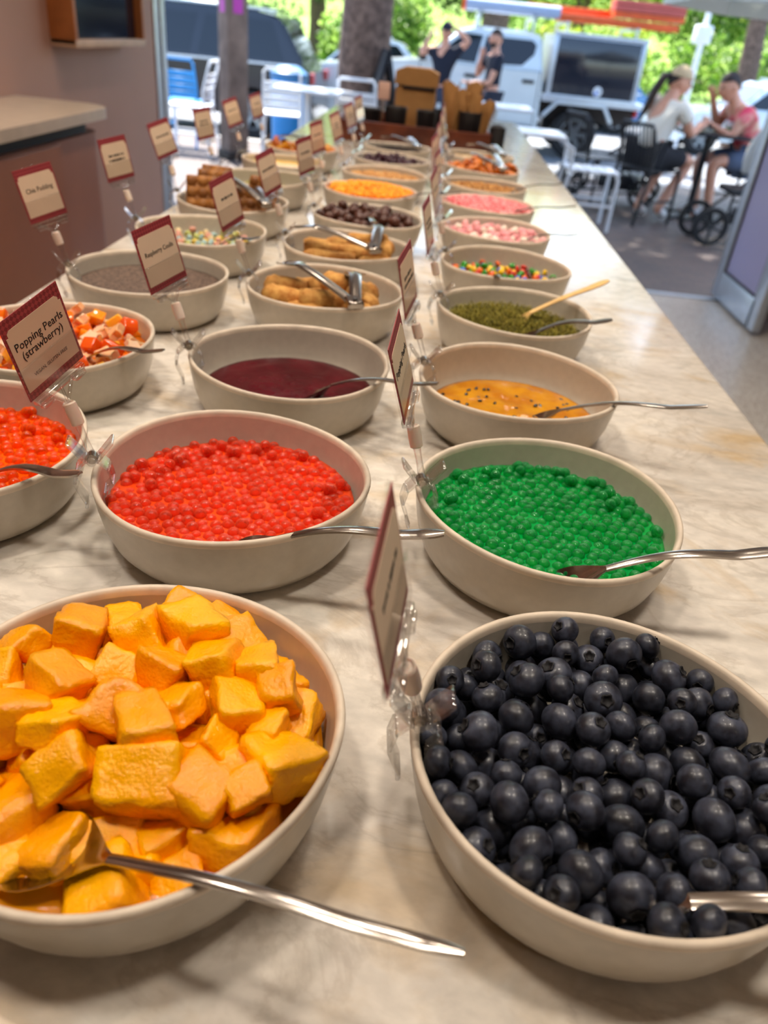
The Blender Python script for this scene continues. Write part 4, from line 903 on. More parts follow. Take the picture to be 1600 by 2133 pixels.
# ---------------------------------------------------------------- vehicles
M_tyre = mat('tyre_rubber', (26, 26, 28), .75, var=.15, scale=30); M_alloy = mat('alloy_rim', (120, 126, 134), .3, metal=.8, var=.08)
M_glass = mat('car_glass', (16, 20, 26), .04, var=.15, scale=2, coat=.5)
M_redl = mat('tail_light', (170, 20, 24), .2, coat=.4)
def wheel(parent, x, y, z, r, w=.22, side=-1):
    t = ob('wheel', (lambda g: (g.lathe([(r * .62, -w / 2), (r * .94, -w / 2), (r, -w / 2 + .03), (r, w / 2 - .03), (r * .94, w / 2), (r * .62, w / 2)], 36, closed=True), g)[1].mesh('tyre', True, .8))(G()), M_tyre, parent, (x, y, z), (PI / 2, 0, 0))
    g = G(); zz = w / 2 - .03
    g.lathe([(r * .56, zz - .10), (r * .64, zz - .02), (r * .64, zz + .01), (r * .56, zz + .012), (r * .54, zz - .10)], 30, closed=True); g.cyl((0, 0, zz - .12), (0, 0, zz + .005), r * .17, r * .12, 14)
    for k in range(6):
        a = k * PI / 3; c, s = math.cos(a), math.sin(a); g.bar((c * r * .12, s * r * .12, zz - .02), (c * r * .6, s * r * .6, zz - .005), r * .2, .03, .008)
    g.build('rim', M_alloy, t); G().cyl((0, 0, zz - .13), (0, 0, zz - .10), r * .6, n=24).build('brake_disc', M_dark, t); return t
def car(x, y, z, rot, paint, label, L=4.5, H=1.48, W=1.78, wr=.33, style='hatch', group='parked cars'):
    t = empty('parked_car', (x, y, z), (0, 0, rot)); tag(t, label, 'car', group)
    s = L / 4.5; hb = H * .60; f = {'hatch': (-.78, -.15, 1.45, 1.95), 'suv': (-.95, -.35, 1.72, 2.12), 'sedan': (-.85, -.2, .95, 1.55)}[style]
    low = [(-2.22, .30), (-2.25, .52), (-2.15, hb * .88), (-1.2, hb * .98), (-.8, hb), (f[3] * .98, hb * 1.04), (2.2, hb * .95), (2.25, .5), (2.2, .28)]
    def arches(pts):
        out = []
        bottom = [(2.0, .24)]
        for cx in (1.38, -1.35):
            for i in range(9): a = PI * i / 8; bottom.append((cx + (wr + .05) / s * math.cos(a), wr * .9 + (wr + .02) * math.sin(a)))
        bottom.append((-2.0, .24)); return pts + bottom
    g = G(); g.prism([(u * s, v) for u, v in arches(low)], 'y', -W / 2, W / 2); bm = g.bm
    bmesh.ops.bevel(bm, geom=[e for e in bm.edges if abs(e.verts[0].co.y - e.verts[1].co.y) < 1e-6 and e.verts[0].co.z > .45 and e.verts[1].co.z > .45], offset=.05, segments=3, affect='EDGES')
    g.build('body', paint, t, ang=.6)
    gh = [(f[0], hb * .97), (f[1], H * .97), (f[1] + .4, H), (f[2] - .3, H * .995), (f[2], H * .965), (f[3], hb * 1.0)]
    wt = W / 2 * .80; g = G(); V = []; n = len(gh)
    for sy in (-1, 1):
        for u, v in gh: k = (v - hb) / (H - hb); V.append((u * s, sy * (W / 2 * .97 * (1 - k) + wt * k), v))
    g.add(V, [tuple(range(n)), tuple(range(2 * n - 1, n - 1, -1))] + [(i, n + i, n + (i + 1) % n, (i + 1) % n) for i in range(n)]); bmesh.ops.bevel(g.bm, geom=list(g.bm.edges), offset=.035, segments=2, affect='EDGES'); g.build('cabin', paint, t, ang=.6)
    for sy in (-1, 1):
        for (a, b, c_, d_) in [(.07, .46, .16, .46), (.50, .90, .50, .84)]:
            V = []
            for off in (.004, -.03):
                for u, k in ((a, .12), (b, .12), (d_, .84), (c_, .84)):
                    uu = (f[0] + (f[3] - f[0]) * u) if k < .5 else (f[1] + (f[2] - f[1]) * ((u - .16) / .68 * 1.0))
                    if k > .5: uu = max(f[1] + .06, min(f[2] - .1, uu))
                    V.append((uu * s, sy * (W / 2 * .97 * (1 - k) + wt * k + off), hb + (H - hb) * k))
            G().add(V, [(0, 1, 2, 3), (7, 6, 5, 4), (0, 4, 5, 1), (1, 5, 6, 2), (2, 6, 7, 3), (3, 7, 4, 0)]).build('side_window', M_glass, t)
    for (p0, p1), nm in (((gh[0], gh[1]), 'windscreen'), ((gh[5], gh[4]), 'rear_window')):
        V = []; sg = -1 if nm == 'windscreen' else 1
        for off in (.006, -.02):
            for k, sy in ((.14, -1), (.14, 1), (.88, 1), (.88, -1)):
                u = p0[0] + (p1[0] - p0[0]) * k; v = p0[1] + (p1[1] - p0[1]) * k; V.append((u * s + sg * off * 2, sy * (W / 2 * .97 * (1 - k) + wt * k - .1), v + off))
        G().add(V, [(0, 1, 2, 3), (7, 6, 5, 4), (0, 4, 5, 1), (1, 5, 6, 2), (2, 6, 7, 3), (3, 7, 4, 0)]).build(nm, M_glass, t)
    for sy in (-1, 1): G().bar((f[0] * s, sy * W * .492, hb * 1.0), (f[3] * .95 * s, sy * W * .492, hb * 1.03), .02, .03).build('belt_trim', M_alu, t)
    for sy in (-1, 1): G().bar(((f[1] + .25) * s, sy * wt * .9, H + .02), ((f[2] - .3) * s, sy * wt * .9, H + .02), .04, .04, .01).build('roof_rail', M_alu, t)
    for cx in (1.38, -1.35):
        for sy in (-1, 1): w_ = wheel(t, cx * s, sy * (W / 2 - .11), wr, wr); w_.rotation_euler = (PI / 2 if sy < 0 else -PI / 2, 0, 0)
    for sy in (-1, 1):
        G().box((2.14 * s, sy * W * .40, hb * .88), (.22, .26, .16), .03).build('tail_light', M_redl, t); G().box((-2.12 * s, sy * W * .38, hb * .74), (.2, .3, .13), .03).build('head_light', M_alloy, t)
        G().box((-.62 * s, sy * (W / 2 + .08), hb * 1.03), (.13, .17, .13), .03).build('mirror', paint, t)
        for hx in (.12, .98): G().box((hx * s, sy * (W / 2 + .012), hb * .86), (.2, .03, .035), .008).build('door_handle', paint, t)
    return t
def paint(n, c, r=.25): return mat(n, c, r, metal=.2, var=.03, scale=3, coat=.8)
car(-4.25, 13.9, -.35, 0, paint('dark_blue_paint', (22, 24, 34)), 'dark blue parked car behind the timber post', 4.7, 1.70, 1.88, .37, 'suv')
car(6.8, 19.0, -.35, .05, paint('pale_blue_paint', (206, 222, 232)), 'pale blue-white parked car behind the seated women', 4.5, 1.45, 1.78, .33, 'hatch')
car(-1.9, 20.6, -.35, 0, paint('silver_paint', (196, 208, 216)), 'silver parked car seen past the thick trunk', 4.4, 1.45, 1.76, .33, 'sedan')
car(-7.6, 20.6, -.35, 0, paint('white_paint', (232, 236, 238)), 'white parked car far beyond the dark blue car', 4.5, 1.5, 1.78, .33, 'hatch')
car(2.9, 21.6, -.35, 0, paint('mid_blue_paint', (40, 110, 170)), 'bright blue parked car half hidden by the work vehicle', 4.3, 1.45, 1.76, .33, 'hatch')
# white dual-cab work vehicle with a black canopy box
def work_vehicle():
    t = empty('work_vehicle', (0, 14.9, -.35)); tag(t, 'white dual-cab work vehicle with black canopy box and roof rack', 'utility vehicle')
    M_white = paint('work_white', (214, 224, 230), .3); W = 1.84; gz = .35
    low = [(-2.28, .42), (-2.30, .78), (-2.18, 1.04), (-1.0, 1.20), (-.35, 1.27), (1.66, 1.30), (1.70, .62), (1.70, .40)]
    bot = [(1.5, .36)]
    for i in range(9): a = PI * i / 8; bot.append((-1.15 + .46 * math.cos(a), .42 + .42 * math.sin(a)))
    bot.append((-2.1, .36))
    g = G(); g.prism(low + bot, 'y', 0, W); bmesh.ops.bevel(g.bm, geom=[e for e in g.bm.edges if abs(e.verts[0].co.y - e.verts[1].co.y) < 1e-6 and min(e.verts[0].co.z, e.verts[1].co.z) > .7], offset=.05, segments=3, affect='EDGES'); g.build('body', M_white, t, ang=.6)
    gh = [(-.42, 1.24), (.18, 1.76), (.45, 1.83), (1.35, 1.82), (1.58, 1.77), (1.66, 1.26)]; n = len(gh); V = []
    for y0, ins in ((0, .17), (W, -.17)):
        for u, v in gh: V.append((u, y0 + ins * max(0, (v - 1.26) / .56) + (.02 if y0 == 0 else -.02), v))
    g = G(); g.add(V, [tuple(range(n)), tuple(range(2 * n - 1, n - 1, -1))] + [(i, n + i, n + (i + 1) % n, (i + 1) % n) for i in range(n)]); bmesh.ops.bevel(g.bm, geom=list(g.bm.edges), offset=.04, segments=3, affect='EDGES'); g.build('cab', M_white, t, ang=.6)
    def pane(nm, pts, m=M_glass, off=.008):
        V = []
        for o_ in (-off, .03):
            for u, v in pts: V.append((u, .02 + .17 * max(0, (v - 1.26) / .56) + o_, v))
        k = len(pts); G().add(V, [tuple(range(k)), tuple(range(2 * k - 1, k - 1, -1))] + [(i, (i + 1) % k, k + (i + 1) % k, k + i) for i in range(k)]).build(nm, m, t)
    pane('side_window', [(-.20, 1.32), (.52, 1.30), (.60, 1.70), (.30, 1.71)]); pane('side_window', [(.58, 1.30), (1.30, 1.33), (1.48, 1.50), (1.50, 1.64), (1.42, 1.70), (.66, 1.70)])
    G().box((-.12, .9, 1.52), (.03, 1.36, .02), 0, 1, Matrix.Rotation(-.85, 3, 'Y')).build('windscreen_bar', M_dark, t)
    g = G(); g.add([(-.36, .2, 1.30), (-.36, 1.64, 1.30), (.13, 1.58, 1.72), (.13, .26, 1.72), (-.38, .2, 1.31), (-.38, 1.64, 1.31), (.11, 1.58, 1.73), (.11, .26, 1.73)], [(0, 1, 2, 3), (7, 6, 5, 4), (0, 4, 5, 1), (1, 5, 6, 2), (2, 6, 7, 3), (3, 7, 4, 0)]); g.build('windscreen', M_glass, t)
    for x in (.55, 1.62): G().box((x, -.001, .86), (.012, .01, .84)).build('door_seam', M_dark, t)
    G().box((-.40, -.001, .84), (.012, .01, .78)).build('door_seam', M_dark, t)
    for x in (.46, 1.44): G().box((x, -.02, 1.11), (.2, .035, .05), .012).build('door_handle', M_black, t)
    G().box((-.36, -.12, 1.36), (.14, .2, .2), .04, 3).build('mirror', M_black, t)
    G().box((.6, -.05, .44), (2.0, .12, .06), .02).build('side_step', M_alloy, t)
    G().box((-2.30, .92, .55), (.14, 1.8, .3), .05, 3).build('front_bumper', M_black, t); G().box((-2.2, .2, .92), (.2, .34, .16), .04).build('head_light', M_alloy, t)
    # tray and canopy
    G().box((2.60, .92, .90), (1.78, 1.86, .09), .01).build('tray', M_alu, t)
    G().box((2.55, .92, .72), (1.7, .9, .3)).build('chassis', M_dark, t)
    g = G(); g.box((2.52, .92, 1.38), (1.50, 1.80, .90), .012); g.build('canopy_box', M_alu, t)
    G().box((2.52, .012, 1.39), (1.36, .02, .82), .006).build('canopy_door', mat('black_gloss_panel', (30, 34, 44), .12, var=.1, scale=1.2, coat=.5), t)
    for x in (1.79, 3.25): G().box((x, .008, 1.38), (.05, .03, .94), .008).build('corner_post', M_alu, t)
    G().box((2.52, .005, 1.845), (1.56, .04, .05), .008).build('top_rail', M_alu, t); G().box((2.52, .005, .945), (1.56, .04, .06), .008).build('bottom_rail', M_alu, t)
    e_ = G().cyl((2.62, -.006, 1.07), (2.62, .004, 1.07), .075, n=28).build('emblem', mat('white_print', (226, 230, 236), .5), t)
    G().cyl((2.60, -.009, 1.045), (2.60, -.005, 1.045), .03, n=18).build('emblem_mark', mat('blue_print', (70, 110, 200), .5), e_); G().cyl((2.645, -.009, 1.085), (2.645, -.005, 1.085), .02, n=18).build('emblem_mark', mat('grey_print', (120, 128, 140), .5), e_)
    g = G(); g.bar((1.76, .0, .62), (1.98, .0, .86), .10, .06, .01); g.bar((1.98, .0, .86), (2.78, .0, .86), .10, .06, .01); g.bar((2.78, .0, .86), (2.94, .0, .62), .10, .06, .01); g.build('mudguard', M_alu, t)
    wheel(t, 2.36, .14, .39, .39, .26); w2 = wheel(t, 2.36, 1.70, .39, .39, .26); w2.rotation_euler = (-PI / 2, 0, 0)
    wheel(t, -1.15, .14, .39, .39, .26); w2 = wheel(t, -1.15, 1.70, .39, .39, .26); w2.rotation_euler = (-PI / 2, 0, 0)
    g = G(); g.bar((2.0, .0, .52), (2.72, .0, .52), .04); G().box((3.34, .12, .80), (.06, .2, .12), .01).build('tail_light', M_redl, t); g.bm.free()
    for x in (.5, 1.4, 1.95, 3.1):
        g = G(); g.bar((x, .2, 1.80), (x, .2, 1.99), .04); g.bar((x, 1.64, 1.80), (x, 1.64, 1.99), .04); g.bar((x, .15, 2.0), (x, 1.7, 2.0), .05, .04); g.build('roof_bar', M_alu, t)
    return t
work_vehicle()
M_or = mat('orange_fibreglass', (226, 92, 36), .45, var=.08, scale=6); M_rd = mat('faded_red_boards', (196, 92, 84), .55, var=.08, scale=5); M_tube = mat('blue_grey_tube', (160, 176, 206), .4, var=.05)
def ladder(x0, x1, y, z, m, label):
    t = empty('roof_ladder', (x0, y, z)); tag(t, label, 'ladder')
    for dy in (0, .38): G().box(((x1 - x0) / 2, dy, .05), (x1 - x0, .04, .10), .006).build('rail', m, t)
    k = int((x1 - x0) / .3)
    for i in range(k): G().cyl((.15 + i * .3, 0, .05), (.15 + i * .3, .38, .05), .016, n=10).build('rung', M_alu, t)
ladder(1.75, 3.75, 15.12, 1.67, M_or, 'orange fibreglass ladder lying on the vehicle roof rack')
ladder(1.30, 2.75, 15.60, 1.79, M_or, 'shorter orange ladder set behind the first on the roof rack')
t = empty('board_bundle', (3.25, 15.3, 1.80)); tag(t, 'bundle of faded red boards stacked on the roof rack', 'boards')
for i, (dz, m) in enumerate([(.0, M_or), (.085, M_rd), (.165, M_rd)]): G().box((0, .1, dz + .04), (1.15, .5, .075), .006).build('board', m, t)
t = empty('pipe_tube', (.95, 15.15, 1.765)); tag(t, 'long blue-grey conduit tube with an orange cap on the roof rack', 'tube')
G().cyl((-.72, 0, 0), (.85, 0, 0), .09, n=20).build('barrel', M_tube, t); G().cyl((-.76, 0, 0), (-.70, 0, 0), .1, n=20).build('cap', M_or, t)
# ---------------------------------------------------------------- street furniture
M_wm = mat('white_metal', (236, 240, 246), .4, var=.02, scale=6); M_bl = mat('blue_metal', (36, 136, 206), .4, var=.04, scale=6); M_bk = mat('black_metal', (28, 30, 36), .45, var=.06, scale=10)
def slat_chair(x, y, z, rot, m, label, slats=4, group='pavement chairs', h=.86, vertical=False):
    t = empty('cafe_chair', (x, y, z), (0, 0, rot)); tag(t, label, 'chair', group)
    for sx in (-1, 1):
        G().tube([(sx * .19, -.20, 0), (sx * .19, -.20, .40), (sx * .19, -.18, .445)], .014, 8).build('leg', m, t)
        G().tube([(sx * .19, .27, 0), (sx * .19, .20, .42), (sx * .19, .205, .60), (sx * .18, .27, h - .03)], .014, 8).build('leg', m, t)
    g = G()
    for k in range(5): g.box((0, -.17 + k * .088, .45), (.40, .076, .016), .004, 1)
    g.build('seat', m, t)
    G().tube([(-.18, .27, h - .04), (-.16, .275, h), (.16, .275, h), (.18, .27, h - .04)], .014, 8).build('top_rail', m, t)
    if vertical:
        for k in range(9): G().tube([(-.16 + k * .04, .205, .47), (-.16 + k * .04, .225, .65), (-.16 + k * .04, .272, h - .01)], .0065, 6).build('back_slat', m, t)
    else:
        for k in range(slats): zz = .53 + k * (h - .60) / slats; G().box((0, .205 + .07 * max(0, (zz - .6) / .25), zz), (.36, .012, .052), .005, 1).build('back_slat', m, t)
    g = G(); g.bar((-.19, -.20, .2), (-.19, .235, .2), .018); g.bar((.19, -.20, .2), (.19, .235, .2), .018); g.build('stretcher', m, t)
    return t
def cafe_table(x, y, z, w, d, m, label, top=None, hh=.74):
    t = empty('cafe_table', (x, y, z)); tag(t, label, 'table', 'pavement tables')
    G().box((0, 0, hh), (w, d, .025), .008, 2).build('table_top', top or m, t); G().cyl((0, 0, .03), (0, 0, hh - .01), .03, n=14).build('column', m, t)
    for a in range(4): c, s = math.cos(a * PI / 2 + .78), math.sin(a * PI / 2 + .78); G().bar((0, 0, .05), (c * .32, s * .32, .015), .05, .025, .005).build('foot', m, t)
slat_chair(-2.56, 8.75, -.01, -1.57, M_wm, 'white slatted metal chair standing by the shop wall edge', 4)
slat_chair(-2.82, 9.5, -.04, 3.14, M_bl, 'bright blue slatted metal chair behind the white one', 4)
slat_chair(-1.62, 8.9, -.01, 3.3, M_wm, 'white slatted chair turned away beside the timber post', 4)
slat_chair(-.78, 8.62, -.01, 3.05, M_wm, 'white slatted chair in front of the thick tree trunk', 4)
cafe_table(.72, 7.0, 0, .62, .55, M_wm, 'low white cafe table behind the end of the marble worktop', None, .68)
slat_chair(1.32, 7.05, 0, 1.57, M_wm, 'low white metal chair near the work vehicle wheel', 2, h=.66)
cafe_table(-1.22, 8.0, 0, .62, .62, M_wm, 'white square cafe table between the white chairs')
cafe_table(.55, 8.6, 0, .72, .62, M_wm, 'white cafe table beyond the paper cones')
cafe_table(2.52, 8.06, 0, .62, .62, M_bk, 'black cafe table between the two seated women')
slat_chair(1.92, 7.56, 0, 2.214, M_bk, 'black spindle-back chair carrying the woman in the cap', group='black spindle chairs', h=.80, vertical=True)
slat_chair(1.50, 7.98, 0, 2.0, M_bk, 'empty black spindle-back chair next to the woman in the cap', group='black spindle chairs', h=.80, vertical=True)
slat_chair(3.02, 8.22, 0, -1.3, M_bk, 'black chair under the woman in the pink top', group='black spindle chairs', h=.80, vertical=True)
# black sandwich board
t = empty('sandwich_board', (-.62, 9.45, -.06), (0, 0, .15)); tag(t, 'black sandwich board standing open by the tree trunk', 'sandwich board')
for s in (-1, 1):
    R_ = Matrix.Rotation(s * .24, 3, 'Y'); G().box((s * -.14 + 0, 0, .58), (.03, .62, 1.16), .006, 1, R_).build('board', M_black, t)
    for dy in (-.3, .3): G().box((s * -.14, dy, .58), (.045, .04, 1.20), .006, 1, R_).build('frame_post', M_bk, t)
# bollard-like blue bin, pole, umbrella
t = empty('blue_bin', (-1.78, 10.2, -.11)); tag(t, 'tall blue bin behind the timber post', 'bin'); G().lathe([(0, 0), (.17, 0), (.19, .02), (.21, .80), (.20, .82), (0, .82)], 24).build('barrel', M_bl, t); G().lathe([(.22, .80), (.22, .86), (.12, .93), (0, .94)], 24).build('lid', mat('blue_lid', (60, 120, 170), .4), t)
t = empty('lamp_pole', (4.85, 17.6, -.35)); tag(t, 'pale street pole with a box fixed to it', 'pole'); G().cyl((0, 0, 0), (0, 0, 5.0), .055, .045, 16).build('shaft', M_wm, t); G().box((-.02, -.02, 2.1), (.30, .26, .30), .03).build('control_box', M_wm, t)
t = empty('market_umbrella', (4.2, 9.9, 0)); tag(t, 'large pale canvas umbrella over the seated women', 'umbrella')
V = []; F = []; n = 8; R_ = 1.95
for th in (0, -.012):
    V.append((0, 0, 2.62 + th))
    for i in range(n): a = 2 * PI * i / n + PI / 8; V.append((R_ * math.cos(a), R_ * math.sin(a), 1.98 + th))
for i in range(n): F.append((0, 1 + i, 1 + (i + 1) % n)); F.append((9, 10 + (i + 1) % n, 10 + i)); F.append((1 + i, 10 + i, 10 + (i + 1) % n, 1 + (i + 1) % n))
def canvas_mat():
    m = bpy.data.materials.new('umbrella_canvas'); m.use_nodes = True; N = m.node_tree.nodes; L = m.node_tree.links; b = N['Principled BSDF']; b.inputs['Base Color'].default_value = (*lin((228, 228, 220)), 1); b.inputs['Roughness'].default_value = .8
    tr = N.new('ShaderNodeBsdfTranslucent'); tr.inputs[0].default_value = (.72, .74, .72, 1); mx = N.new('ShaderNodeMixShader'); mx.inputs[0].default_value = .35; L.new(b.outputs[0], mx.inputs[1]); L.new(tr.outputs[0], mx.inputs[2]); L.new(mx.outputs[0], N['Material Output'].inputs[0]); return m
M_canvas = canvas_mat(); MATS['canvas'] = M_canvas
ob('canopy', mesh('canopy', V, F, False), M_canvas, t); G().cyl((0, 0, 0), (0, 0, 2.7), .025, n=12).build('mast', M_alu, t); G().lathe([(0, 0), (.3, 0), (.3, .05), (.05, .09), (0, .09)], 24).build('base', M_black, t)
for i in range(n): a = 2 * PI * i / n + PI / 8; G().bar((0, 0, 2.585), (R_ * .97 * math.cos(a), R_ * .97 * math.sin(a), 1.965), .02, .015).build('rib', M_alu, t)
for i in range(n):
    a = 2 * PI * i / n + PI / 8; b_ = 2 * PI * (i + 1) / n + PI / 8; p0 = Vector((R_ * math.cos(a), R_ * math.sin(a), 0)); p1 = Vector((R_ * math.cos(b_), R_ * math.sin(b_), 0)); m_ = (p0 + p1) / 2; q = Matrix(((p1 - p0).normalized(), m_.normalized(), Vector((0, 0, 1)))).transposed()
    G().box(m_ + Vector((0, 0, 1.895)), ((p1 - p0).length, .008, .17), 0, 1, q).build('valance', M_canvas, t)
# awning over the shop front, lit through from above
aw = empty('awning', (-.30, 5.27, 2.75)); tag(aw, 'pale fabric awning fixed over the shop opening', 'awning')
G().add(*(lambda V: (V, [(0, 1, 3, 2), (4, 6, 7, 5), (0, 4, 5, 1), (2, 3, 7, 6), (0, 2, 6, 4), (1, 5, 7, 3)]))([(x, y, z + dz) for dz in (0, .012) for y, z in ((0, .05), (2.3, -.10)) for x in (-2.6, 2.6)])).build('canvas', M_canvas, aw)
G().bar((-2.6, 2.3, -.12), (2.6, 2.3, -.12), .05, .05).build('front_bar', M_alu, aw)
for i in range(14): G().bar((-2.6 + i * .4, .02, .03), (-2.6 + i * .4, 2.28, -.12), .05, .03).build('awning_rib', M_alu, aw)
# strollers
def stroller(x, y, rot, label, canopy, low=False):
    t = empty('stroller', (x, y, 0), (0, 0, rot)); tag(t, label, 'stroller', 'baby strollers')
    for wx, wy, r in ((-.24, .38, .135), (.24, .38, .135), (-.18, -.36, .15), (.18, -.36, .15)):
        w = G().lathe([(r * .72, -.02), (r * .95, -.022), (r, 0), (r * .95, .022), (r * .72, .02)], 24, closed=True).build('wheel', M_tyre, t, (wx, wy, r), (0, PI / 2, 0))
        g = G(); g.cyl((0, 0, -.015), (0, 0, .015), .03, n=12)
        for k in range(5): a = k * 2 * PI / 5; g.bar((0, 0, 0), (r * .74 * math.cos(a), r * .74 * math.sin(a), 0), .018, .014)
        g.build('spokes', M_bk, w)
    for s in (-1, 1):
        G().tube([(s * .24, .38, .135), (s * .23, .05, .50), (s * .22, .42 if not low else .5, .98 if not low else .52)], .013, 8).build('frame_tube', M_bk, t); G().tube([(s * .18, -.36, .15), (s * .22, .0, .46), (s * .23, .05, .50)], .013, 8).build('frame_tube', M_bk, t)
    hz = .98 if not low else .52; hy = .42 if not low else .5
    G().tube([(-.22, hy, hz), (0, hy + .04, hz + .03), (.22, hy, hz)], .016, 8).build('handle_bar', M_bk, t)
    g = G(); g.box((0, -.05, .42), (.36, .40, .05), .02, 2); g.box((0, .18 if not low else .30, .62 if not low else .47), (.36, .05, .44), .02, 2, Matrix.Rotation(-.4 if not low else -1.35, 3, 'X')); g.build('seat', M_bk, t)
    G().box((0, .12, .2), (.36, .4, .14), .03, 2).build('basket', M_bk, t)
    if low: return t
    V = []; F = []; k = 9
    for i in range(k):
        a = -.3 + 2.0 * i / (k - 1)
        for j in range(9): b_ = PI * j / 8; V.append((.21 * math.cos(b_), .20 - .36 * math.sin(b_) * math.cos(a) * .9 - .05, .66 + .36 * math.sin(b_) * math.sin(a)))
    n0 = len(V); V += [(p[0] * .97, p[1] * .97 + .006, p[2] - .006) for p in V]
    for i in range(k - 1):
        for j in range(8): a = i * 9 + j; F.append((a, a + 1, a + 10, a + 9)); F.append((n0 + a, n0 + a + 9, n0 + a + 10, n0 + a + 1))
    ob('canopy', mesh('canopy', V, F), canopy, t); return t
stroller(2.68, 6.98, -1.50, 'stroller with a light grey canopy beside the shop door', mat('grey_canopy', (176, 178, 178), .8, var=.05))
stroller(1.80, 8.60, -1.9, 'low black stroller parked behind the empty black chair', None, True)
t = empty('drink_cup', (2.42, 7.95, .7535)); tag(t, 'clear drink cup standing on the black cafe table', 'cup', 'cups on the black table'); G().lathe([(0, 0), (.030, 0), (.042, .12), (.040, .12), (.028, .003), (0, .003)], 18).build('wall', M_clear2, t); G().lathe([(0, .004), (.029, .004), (.037, .085), (0, .085)], 16).build('drink', mat('pale_drink', (228, 214, 190), .4), t)
t = empty('drink_cup', (2.62, 7.92, .7535)); tag(t, 'paper cup with a green band on the black cafe table', 'cup', 'cups on the black table'); G().lathe([(0, 0), (.030, 0), (.040, .10), (.042, .102), (.038, .10), (0, .09)], 18).build('wall', M_wm, t); G().lathe([(.0335, .03), (.0385, .06), (.0375, .06), (.0325, .03)], 18, closed=True).build('band', mat('green_band', (70, 140, 70), .5), t)
# ---------------------------------------------------------------- people
M_skin = mat('skin', (214, 158, 132), .5, var=.05, scale=8, sss=.15, sssr=(1, .35, .2))
M_hair = mat('dark_hair', (44, 30, 24), .5, var=.25, scale=30)
def skin_mesh(name, pts, edges, rads, root=0, sub=2):
    me = bpy.data.meshes.new(name); me.from_pydata([tuple(p) for p in pts], edges, []); me.update()
    o = bpy.data.objects.new(name, me)
    md = o.modifiers.new('s', 'SKIN'); md.use_smooth_shade = True; md.branch_smoothing = .6
    o.modifiers.new('u', 'SUBSURF').levels = sub
    sv = me.skin_vertices[0].data
    for i, r in enumerate(rads): sv[i].radius = (r, r) if not isinstance(r, tuple) else r; sv[i].use_root = (i == root)
    m2 = bake(o); m2.name = name
    bpy.data.meshes.remove(me); m2.materials.clear()
    m2.polygons.foreach_set('use_smooth', [True] * len(m2.polygons)); return m2
def head_mesh():
    V = []; F = []; n, m = 28, 20
    for i in range(m + 1):
        t = PI * i / m
        for j in range(n):
            a = 2 * PI * j / n; x, y, z = math.sin(t) * math.cos(a), math.sin(t) * math.sin(a), math.cos(t)
            w = .074 * (1 - .22 * max(0, -z)); d = .094 * (1 - .10 * max(0, -z)); p = Vector((x * w, y * d, z * .118))
            fr = max(0, -y)                                            # the face looks along -y
            p.y -= .016 * fr * math.exp(-((x / .22) ** 2 + ((z + .08) / .22) ** 2)) * 1.5       # nose
            p.y += .010 * fr * (math.exp(-(((x - .42) / .2) ** 2 + ((z - .10) / .14) ** 2)) + math.exp(-(((x + .42) / .2) ** 2 + ((z - .10) / .14) ** 2)))
            p.y -= .006 * fr * math.exp(-((x / .3) ** 2 + ((z + .45) / .10) ** 2))
            V.append(p)
    for i in range(m):
        for j in range(n): F.append((i * n + j, (i + 1) * n + j, (i + 1) * n + (j + 1) % n, i * n + (j + 1) % n))
    return mesh('head', V, F)
HEAD = head_mesh()
